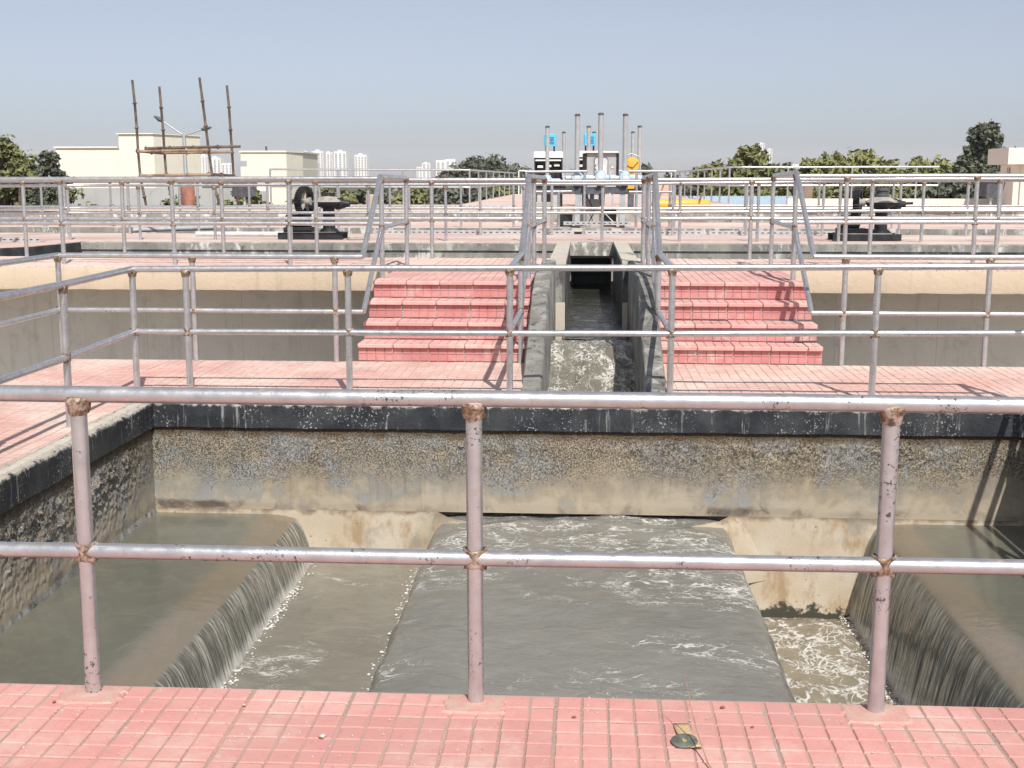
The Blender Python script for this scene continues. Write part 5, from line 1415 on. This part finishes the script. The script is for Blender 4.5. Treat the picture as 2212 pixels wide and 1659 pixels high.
# right group
tree('leafy tree with ragged pointed top right of the gates', 7.5, 58, 3.25, 1.7, 'leaf_a', 6500)
tree('rounded leafy tree left of the pointed tree', 6.1, 60, 2.45, 1.5, 'leaf_a', 4600)
tree('leafy tree right of the pointed tree, lower than it', 9.1, 59, 2.4, 1.5, 'leaf_a', 4600)
tree('low round tree between the gates and the pointed tree', 4.7, 66, 2.0, 1.4, 'leaf_b', 3000)
tree('small pale tree behind the distant right railing', 11.2, 62, 2.7, 1.5, 'leaf_c', 4200)
tree('broad yellow green tree beyond the right gear hoist', 13.3, 62, 2.95, 2.6, 'leaf_c', 7500)
tree('broad yellow green tree left of the tall slender tree', 16.2, 59, 2.9, 2.6, 'leaf_c', 7500)
tree('dark narrow young tree between the broad tree and the slender tree', 18.0, 61, 3.0, 0.8, 'leaf_b', 1800)
tree('tall slender grey green tree at right above the hut', 19.15, 62, 4.7, 1.25, 'leaf_b', 6800, cr=0.75, leafs=0.16, tall=2.0)
tree('small grey green tree behind the hut roof', 20.9, 64, 3.4, 0.9, 'leaf_b', 1900)
tree('bushy tree below the pointed tree behind the blue roof', 8.7, 54, 1.7, 2.1, 'leaf_a', 4600)
tree('bushy tree right behind the right gear hoist', 12.0, 54, 1.75, 2.2, 'leaf_a', 4800)
tree('dark bushy tree beyond the hut wall', 15.5, 53, 1.7, 2.4, 'leaf_b', 4800)
tree('dark bushy tree under the slender tree beside the hut', 18.2, 54, 1.8, 2.0, 'leaf_b', 4200)
tree('rounded bush near the far right railing corner', 6.0, 52, 1.5, 1.7, 'leaf_a', 3200)
tree('round distant tree left of the bar screens', -11.8, 150, 4.1, 4.6, 'leaf_b', 5200, leafs=0.34)
tree('small distant tree beside the round distant tree', -16.0, 150, 2.6, 3.2, 'leaf_b', 2200, leafs=0.34)
tree('small dark tree just right of the yellow gearbox', 3.4, 72, 2.6, 1.7, 'leaf_b', 3600)
tree('pale distant bush behind the yellow gearbox', 2.0, 75, 2.0, 1.3, 'leaf_a', 1600)
# left group
tree('big olive tree cut by the left photo edge', -21.3, 44, 3.35, 1.5, 'leaf_a', 8500, leafs=0.12, tall=2.0)
tree('olive tree lower than its neighbour at the left photo edge', -20.4, 43.5, 2.6, 0.9, 'leaf_a', 4200, leafs=0.11)
tree('grey green feathery shrub beside the cream building', -19.35, 44, 2.85, 0.8, 'leaf_b', 4600, leafs=0.085, tall=2.0)
tree('low olive bush in front of the left tree', -19.0, 42, 1.5, 0.9, 'leaf_b', 2600, leafs=0.10)
tree('low yellow green bush left of the floodlight box', -15.6, 37, 1.5, 1.2, 'leaf_a', 2600, leafs=0.10)
tree('dark bush below the scaffold', -12.4, 38, 1.55, 1.2, 'leaf_a', 3000, leafs=0.10)
tree('olive bush behind the rusty pipe', -11.4, 41, 1.5, 1.1, 'leaf_a', 2600, leafs=0.10)
# bushes behind the left deck railing
for i, (x, y, t_, s_, w) in enumerate(((-12.6, 60, 1.25, 1.9, 'leftmost'), (-10.6, 62, 1.15, 2.0, 'second from the left'), (-8.2, 60, 1.25, 2.1, 'third from the left'), (-6.2, 63, 1.3, 2.0, 'third from the right'), (-4.6, 66, 1.4, 1.8, 'second from the right'), (-5.4, 80, 1.8, 2.2, 'rightmost'))):
    tree('green bush in the row behind the left deck railing, %s' % w, x, y, t_, s_, ('leaf_a', 'leaf_b')[i % 2], 4200, group='bushes behind the left deck')
# a far belt of scrub and treetops that reads as one mass
b = MB(); rs = random.Random(12)
for _ in range(9000):
    yy = rs.uniform(260, 1500); xx = rs.uniform(-0.55, 0.55) * yy
    s_ = rs.uniform(0.7, 2.2) * (0.6 + yy / 900); zc = GZ + rs.uniform(0, 3.6 + 1.6 * nz(xx, yy, 0, 0.02))
    a = rs.uniform(0, 3.14); ca, sa = math.cos(a) * s_, math.sin(a) * s_ * 0.6
    b.add([(xx - ca, yy - sa, zc - s_ * .3), (xx + ca * .2, yy + sa, zc - s_ * .5), (xx + ca, yy + sa * .3, zc + s_ * .25), (xx - ca * .2, yy - sa, zc + s_ * .5)], [(0, 1, 2, 3)])
tag(b.build('distant_woodland', 'leaf_b'), 'far belt of scrub and treetops along the horizon', 'woodland', kind='stuff')
# dry weeds at the far left
b = MB()
for _ in range(1500):
    xx = rs.uniform(-19, -12.5); yy = rs.uniform(30, 38); h = rs.uniform(0.3, 0.9)
    zb_ = -0.25 + 0.5 * nz(xx, yy, 0, 0.3)
    dx, dy = rs.uniform(-.3, .3), rs.uniform(-.2, .2)
    b.add([(xx - .02, yy, zb_ - 0.5), (xx + .02, yy, zb_ - 0.5), (xx + dx, yy + dy, zb_ + h * 0.6)], [(0, 1, 2)])
tag(b.build('dry_weeds', 'bamboo_pale'), 'dry straw coloured weeds on the bank at far left', 'weeds', kind='stuff')
bank = MB(); 
bank.prism([(-40, GZ), (-12.3, GZ), (-12.6, -0.6), (-17, -0.1), (-22, 0.1), (-40, 0.1)], 29.6, 40, 'XZ')
struct(bank.build('earth_bank', 'ground'))

# ------------------------------------------------------------------ buildings
def z2p(x, y): return ((900 + x * .452) / 1.736, (500 + y * .452) / 1.736)
def z4p(x, y): return ((2500 + x * .6058) / 1.736, (400 + y * .6058) / 1.736)
ba = tag(empty('cream_building', (-26.5, 70, GZ)), 'long plain cream building with taller block behind the scaffold', 'building')
kb = lambda b, n, m, root: keep(b.build(n, m), root)
kb(MB().box(-30.35, -26.4, 70, 80, GZ, 3.45), 'long_wall', 'cream', ba)
kb(MB().box(-30.42, -26.401, 69.9, 80.1, 3.451, 3.54), 'coping', 'white', ba)
# taller block turned a little so that its right flank shows
tb_ = MB().prism([(-26.4, 69.4), (-24.4, 69.4), (-23.0, 73.5), (-26.4, 73.5)], GZ, 4.20, 'XY')
kb(tb_, 'tower_block', 'cream', ba)
kb(MB().prism([(-26.5, 69.3), (-24.36, 69.3), (-22.9, 73.6), (-26.5, 73.6)], 4.201, 4.26, 'XY'), 'tower_coping', 'cream', ba)
for x in (-27.0, -26.7): kb(MB().tube([(x, 71, 3.5), (x + 0.03, 71, 4.05)], 0.05, 6), 'vent_pipe', 'light_grey', ba)
kb(MB().box(-24.1, -23.3, 70.5, 70.52, 1.0, 1.6), 'window', 'far_glass', ba) if False else None
gw = tag(MB().box(-28.5, -17.5, 62, 62.25, GZ, 1.25).build('boundary_wall', 'block'), 'grey block boundary wall in front of the cream building', 'wall')
bb = tag(empty('cream_building', (-15.3, 60, GZ)), 'smaller cream building with stepped left edge and dark doorway', 'building')
kb(MB().prism([(-16.5, 60), (-14.55, 60), (-14.15, 61.8), (-14.3, 66), (-16.5, 66)], GZ, 2.98, 'XY'), 'wall', 'cream', bb)
kb(MB().prism([(-16.85, 59.93), (-14.53, 59.93), (-14.09, 61.78), (-14.24, 66.1), (-16.85, 66.1)], 2.981, 3.06, 'XY'), 'coping', 'cream', bb)
kb(MB().box(-16.80, -16.501, 60.0, 60.6, 2.58, 2.98), 'cornice_block', 'cream', bb)
kb(MB().box(-16.85, -16.501, 60.1, 60.7, 1.75, 2.3), 'cornice_block', 'cream', bb)
kb(MB().box(-16.62, -15.55, 59.75, 59.99, 0.15, 1.12), 'porch', 'block', bb)
kb(MB().box(-16.45, -15.75, 59.70, 59.748, 0.2, 0.95), 'doorway', 'black_box', bb)
for dx in (0.15, 0.35, 0.55): kb(MB().box(-16.45 + dx, -16.41 + dx, 59.68, 59.699, 0.2, 0.95), 'grille_bar', 'grey_paint', bb)
kb(MB().tube([(-15.6, 60.3, 3.06), (-15.6, 60.3, 3.28)], 0.05, 6), 'roof_pipe', 'dark_grey', bb)
# hut at right
hu = tag(empty('cream_hut', (12.5, 32.8, GZ)), 'cream flat roofed hut with deep parapet at the right photo edge', 'building')
kb(MB().box(10.86, 15.5, 32.35, 33.4, GZ, 2.05), 'wall', 'offwhite', hu)
kb(MB().box(10.58, 15.7, 32.0, 33.6, 2.051, 2.46), 'roof_parapet', 'offwhite', hu)
kb(MB().box(11.02, 11.10, 32.28, 32.348, GZ, 2.045), 'pilaster', 'offwhite', hu)
kb(MB().box(10.845, 10.8585, 32.62, 32.85, 1.70, 1.97), 'window', 'far_glass', hu)
kb(MB().box(10.835, 10.8445, 32.72, 32.75, 1.70, 1.97), 'window_bar', 'offwhite', hu)
lw2 = tag(MB().box(5.5, 12.5, 34.2, 34.45, GZ, 1.16).build('boundary_wall', 'offwhite'), 'low cream wall running left from the hut', 'wall')
# blue sheds
for (x0, x1, y, z, lab) in ((3.9, 8.2, 46, 1.02, 'light blue corrugated roof behind the right railing'),):
    r_ = tag(empty('shed', ((x0 + x1) / 2, y, GZ)), lab, 'shed')
    n = 40; vs = []; fs = []
    for i in range(n * 2 + 1):
        x = x0 + (x1 - x0) * i / (n * 2); dz = 0.035 if i % 2 else 0
        vs += [(x, y, z - 0.35 + dz), (x, y + 3.2, z + dz)]
    for i in range(n * 2): fs.append((2 * i, 2 * i + 2, 2 * i + 3, 2 * i + 1))
    keep(MB().add(vs, fs).build('corrugated_roof', 'blue_roof'), r_)
    keep(MB().box(x0 + 0.1, x1 - 0.1, y + 0.1, y + 3.1, GZ, z - 0.36).build('wall', 'block'), r_)
tag(MB().bbox(-3.30, -2.55, 63, 64, 0.9, 1.45, 0.05).build('water_tank', 'sky_blue'), 'bright blue tank beyond the left end of the walkway', 'tank')
struct(MB().box(-3.9, -3.62, 38.65, 60, GZ, 1.30).build('walkway_wall', 'salmon')) if False else None
sw = tag(MB().box(-3.0, -1.6, 58, 58.3, 0.965, 1.45).build('salmon_wall', 'salmon'), 'salmon end wall on the raised walkway left of the gates', 'wall')
sw2 = tag(MB().box(2.0, 4.0, 58, 58.3, 0.965, 1.45).build('salmon_wall', 'salmon'), 'salmon end wall on the raised walkway right of the gates', 'wall')
tag(MB().box(8.3, 9.0, 50, 50.6, GZ, 1.52).build('brick_pillar', 'brown_brick'), 'brown brick pillar among the trees at right', 'pillar')
tag(MB().bbox(-8.2, -7.8, 46, 46.5, GZ, 1.12, 0.03).build('pump_house', 'fascia'), 'small tan block before the bushes at left', 'block')

# far apartment towers
def tower(pxl, pxr, pyt, D, label, bays, cap=True, arch=False):
    a = at(pxl, pyt, D); c = at(pxr, pyt, D)
    x0, x1, zt = a.x, c.x, a.z
    W = x1 - x0
    root = tag(empty('apartment_tower', ((x0 + x1) / 2, D, GZ)), label, 'tower', 'far apartment towers')
    keep(MB().box(x0, x1, D, D + W, GZ, zt).build('tower_body', 'white_conc'), root)
    for i in range(bays):
        u0 = (i + 0.28) / bays; u1 = (i + 0.74) / bays
        xa, xb = x0 + W * u0, x0 + W * u1
        ww = keep(MB().box(xa, xb, D - W * 0.02, D - W * 0.001, GZ, zt - W * (0.16 if not arch else 0.22)).build('window_bay', 'far_glass'), root)
        nf = int((zt + 4) / (W * 0.14)); sl_ = MB()
        for q in range(nf):
            z = GZ + (zt - W * 0.16 - GZ) * q / nf
            sl_.box(xa, xb, D - W * 0.04, D - W * 0.0205, z, z + W * 0.045)
        o = keep(sl_.build('balcony_slabs', 'white_conc'), root); o['kind'] = 'stuff'
        keep(MB().box(x0 + W * (i + 0.80) / bays, x0 + W * (i + 1.02) / bays, D - W * 0.07, D - W * 0.001, GZ, zt + W * 0.03 * (i % 2)).build('fin', 'white_conc'), root)
    if cap: keep(MB().box(x0 + W * 0.3, x0 + W * 0.62, D + W * 0.1, D + W * 0.5, zt, zt + W * 0.12).build('lift_house', 'white_conc'), root)
    return root
def zp(x, y): return z2p(x, y)
DT = 2400
tower(z2p(520, 0)[0], z2p(562, 0)[0], z2p(0, 150)[1], DT - 80, 'apartment tower half hidden by the smaller cream building', 2)
tower(z2p(590, 0)[0], z2p(690, 0)[0], z2p(0, 148)[1], DT, 'wide white apartment tower, first of the tall cluster', 4)
tower(z2p(695, 0)[0], z2p(765, 0)[0], z2p(0, 158)[1], DT + 60, 'white apartment tower close behind the wide one', 3)
tower(z2p(778, 0)[0], z2p(880, 0)[0], z2p(0, 150)[1], DT - 40, 'white apartment tower with a dark central bay', 3)
tower(z2p(950, 0)[0], z2p(1050, 0)[0], z2p(0, 178)[1], DT + 120, 'lone white apartment tower right of the cluster', 4)
tower(z2p(520, 0)[0], z2p(640, 0)[0], z2p(0, 250)[1], DT - 300, 'low white apartment block at the foot of the cluster', 5, False)
tower(z2p(1625, 0)[0], z2p(1702, 0)[0], z2p(0, 222)[1], DT + 600, 'left one of the distant twin arched towers', 2, False, True)
tower(z2p(1702, 0)[0], z2p(1785, 0)[0], z2p(0, 214)[1], DT + 600, 'right one of the distant twin arched towers', 2, False, True)
tower(z2p(1510, 0)[0], z2p(1575, 0)[0], z2p(0, 245)[1], DT + 500, 'stepped small tower left of the twin towers', 2)
tower(z2p(1465, 0)[0], z2p(1510, 0)[0], z2p(0, 278)[1], DT + 500, 'low shoulder block beside the stepped tower', 2, False)
tower(z1p(1545, 0)[0], z1p(1640, 0)[0], z1p(0, 728)[1], DT - 200, 'apartment block seen between the scaffold poles, left', 3)
tower(z1p(1650, 0)[0], z1p(1720, 0)[0], z1p(0, 735)[1], DT - 200, 'apartment block seen between the scaffold poles, middle', 3)
tower(z1p(1730, 0)[0], z1p(1830, 0)[0], z1p(0, 755)[1], DT - 150, 'apartment block seen between the scaffold poles, right', 3)
tower(z1p(1835, 0)[0], z1p(1925, 0)[0], z1p(0, 800)[1], DT - 250, 'low peach apartment block near the right scaffold pole', 3, False)
tower(z4p(568, 0)[0], z4p(606, 0)[0], z4p(0, 225)[1], DT + 900, 'faint taller tower with crane rising behind the pointed tree', 3)
tower(z4p(624, 0)[0], z4p(654, 0)[0], z4p(0, 262)[1], DT + 900, 'faint shorter tower behind the pointed tree', 2)
tower(z4p(780, 0)[0], z4p(850, 0)[0], z4p(0, 356)[1], DT + 300, 'low white block on the horizon between the trees', 4, False)
tower(z3x1 := (1800 + 360 * .3617) / 1.736, (1800 + 470 * .3617) / 1.736, (380 + 700 * .3617) / 1.736, DT + 800, 'low block on the horizon left of the bar screens', 4, False)

# ------------------------------------------------------------------ small things on the near platform
dc = MB()
n = 30
prof_ = [(0.0095, 0.004), (0.0105, 0.0065), (0.037, 0.0065), (0.040, 0.0045), (0.040, 0.0005), (0.0095, 0.0005), (0.0095, 0.004)]
vs = []; fs = []
for (r_, h) in prof_:
    for i in range(n):
        t = 2 * math.pi * i / n; vs.append((r_ * math.cos(t), r_ * math.sin(t), h))
for q in range(len(prof_) - 1):
    for i in range(n): fs.append((q * n + i, q * n + (i + 1) % n, (q + 1) * n + (i + 1) % n, (q + 1) * n + i))
o = dc.add(vs, fs).build('washer', 'disc', None, True); o.location = (0.312, 3.482, 0.0075); o.rotation_euler = (0.06, -0.05, 0)
tag(o, 'flat green grey metal washer lying on a paper scrap on pink tiles', 'washer')
pp = MB(); vs = []; fs = []
for i in range(9):
    for j in range(4):
        u, v = i / 8, j / 3
        vs.append((-0.024 + 0.048 * v + 0.030 * u * u, 0.075 - 0.165 * u, 0.003 + 0.006 * abs(math.sin(3 * u + v)) * (0.3 + u)))
for i in range(8):
    for j in range(3): fs.append((i * 4 + j, i * 4 + j + 1, i * 4 + j + 5, i * 4 + j + 4))
o = pp.add(vs, fs).build('paper_scrap', 'paper', None, True); o.location = (0.312, 3.535, 0.0025)
sm = o.modifiers.new('thickness', 'SOLIDIFY'); sm.thickness = 0.0006
tag(o, 'torn tan printed paper strip under the metal washer', 'paper')
st = MB().tube([(0.395, 3.25, 0.004), (0.368, 3.335, 0.012), (0.345, 3.45, 0.06), (0.328, 3.50, 0.12), (0.314, 3.515, 0.20)], 0.002, 6, True, [0.0026, 0.0025, 0.0022, 0.0016, 0.0007])
tag(st.build('dry_stalk', 'stalk', None, True), 'thin dry stalk standing up from the tiles beside the washer', 'stalk')
rs = random.Random(21)
def pebble(x, y, r, lab, m, group):
    b = MB(); blob(rs, (0, 0, 0), r, b)
    o = b.build('pebble' if m == 'stone' else 'dead_leaf', m, None, True); o.location = (x, y, 0.002 + r * 0.4); o.scale = (1.2, 0.8, 0.55); o.rotation_euler = (0, 0, rs.uniform(0, 3))
    tag(o, lab, 'pebble' if m == 'stone' else 'leaf', group)
pebble(0.455, 3.742, 0.007, 'brown pebble by the pit edge right of the dry stalk', 'leaf_litter', None)
pebble(0.53, 3.60, 0.006, 'dark leaf fragment on the tiles right of the washer', 'leaf_litter', None)
pebble(-0.02, 3.64, 0.006, 'dark leaf fragment on the tiles left of the washer', 'leaf_litter', None)
pebble(-1.70, 3.655, 0.006, 'black leaf fragment beside the left near post', 'leaf_litter', None)
pebble(-0.78, 3.46, 0.011, 'round white pebble between the left and middle near posts', 'stone', None)
pebble(-1.08, 3.67, 0.006, 'tiny white pebble on tiles right of the left near post', 'stone', None)
b = MB()
for _ in range(420):
    x = rs.uniform(-1.9, 1.6); y = rs.uniform(3.28, 3.80); r = rs.choice((0.0012, 0.0018, 0.0025, 0.0035))
    blob_ = [(x - r, y, .001), (x + r, y, .001), (x, y - r, .001), (x, y + r, .001), (x, y, .001 + r * 1.3)]
    b.add(blob_, [(0, 2, 4), (2, 1, 4), (1, 3, 4), (3, 0, 4)])
tag(b.build('grit', 'stone'), 'scattered grit crumbs on the near pink tiles', 'grit', kind='stuff')

# ------------------------------------------------------------------ haze
HZ = True
if HZ:
    hz_m = bpy.data.materials.new('haze air'); hz_m.use_nodes = True
    nt = hz_m.node_tree
    for n_ in list(nt.nodes): nt.nodes.remove(n_)
    ho = nt.nodes.new('ShaderNodeOutputMaterial'); hv = nt.nodes.new('ShaderNodeVolumePrincipled')
    hv.inputs['Color'].default_value = (0.92, 0.94, 1.0, 1); hv.inputs['Density'].default_value = 0.00014
    hv.inputs['Anisotropy'].default_value = -0.1
    nt.links.new(hv.outputs[0], ho.inputs['Volume'])
    o = MB().box(-5600, 5600, -5600, 5600, GZ - 1.0, 110).build('haze', None)
    o.data.materials.append(hz_m)
    tag(o, 'pale dusty haze over the distance', 'haze', kind='stuff')
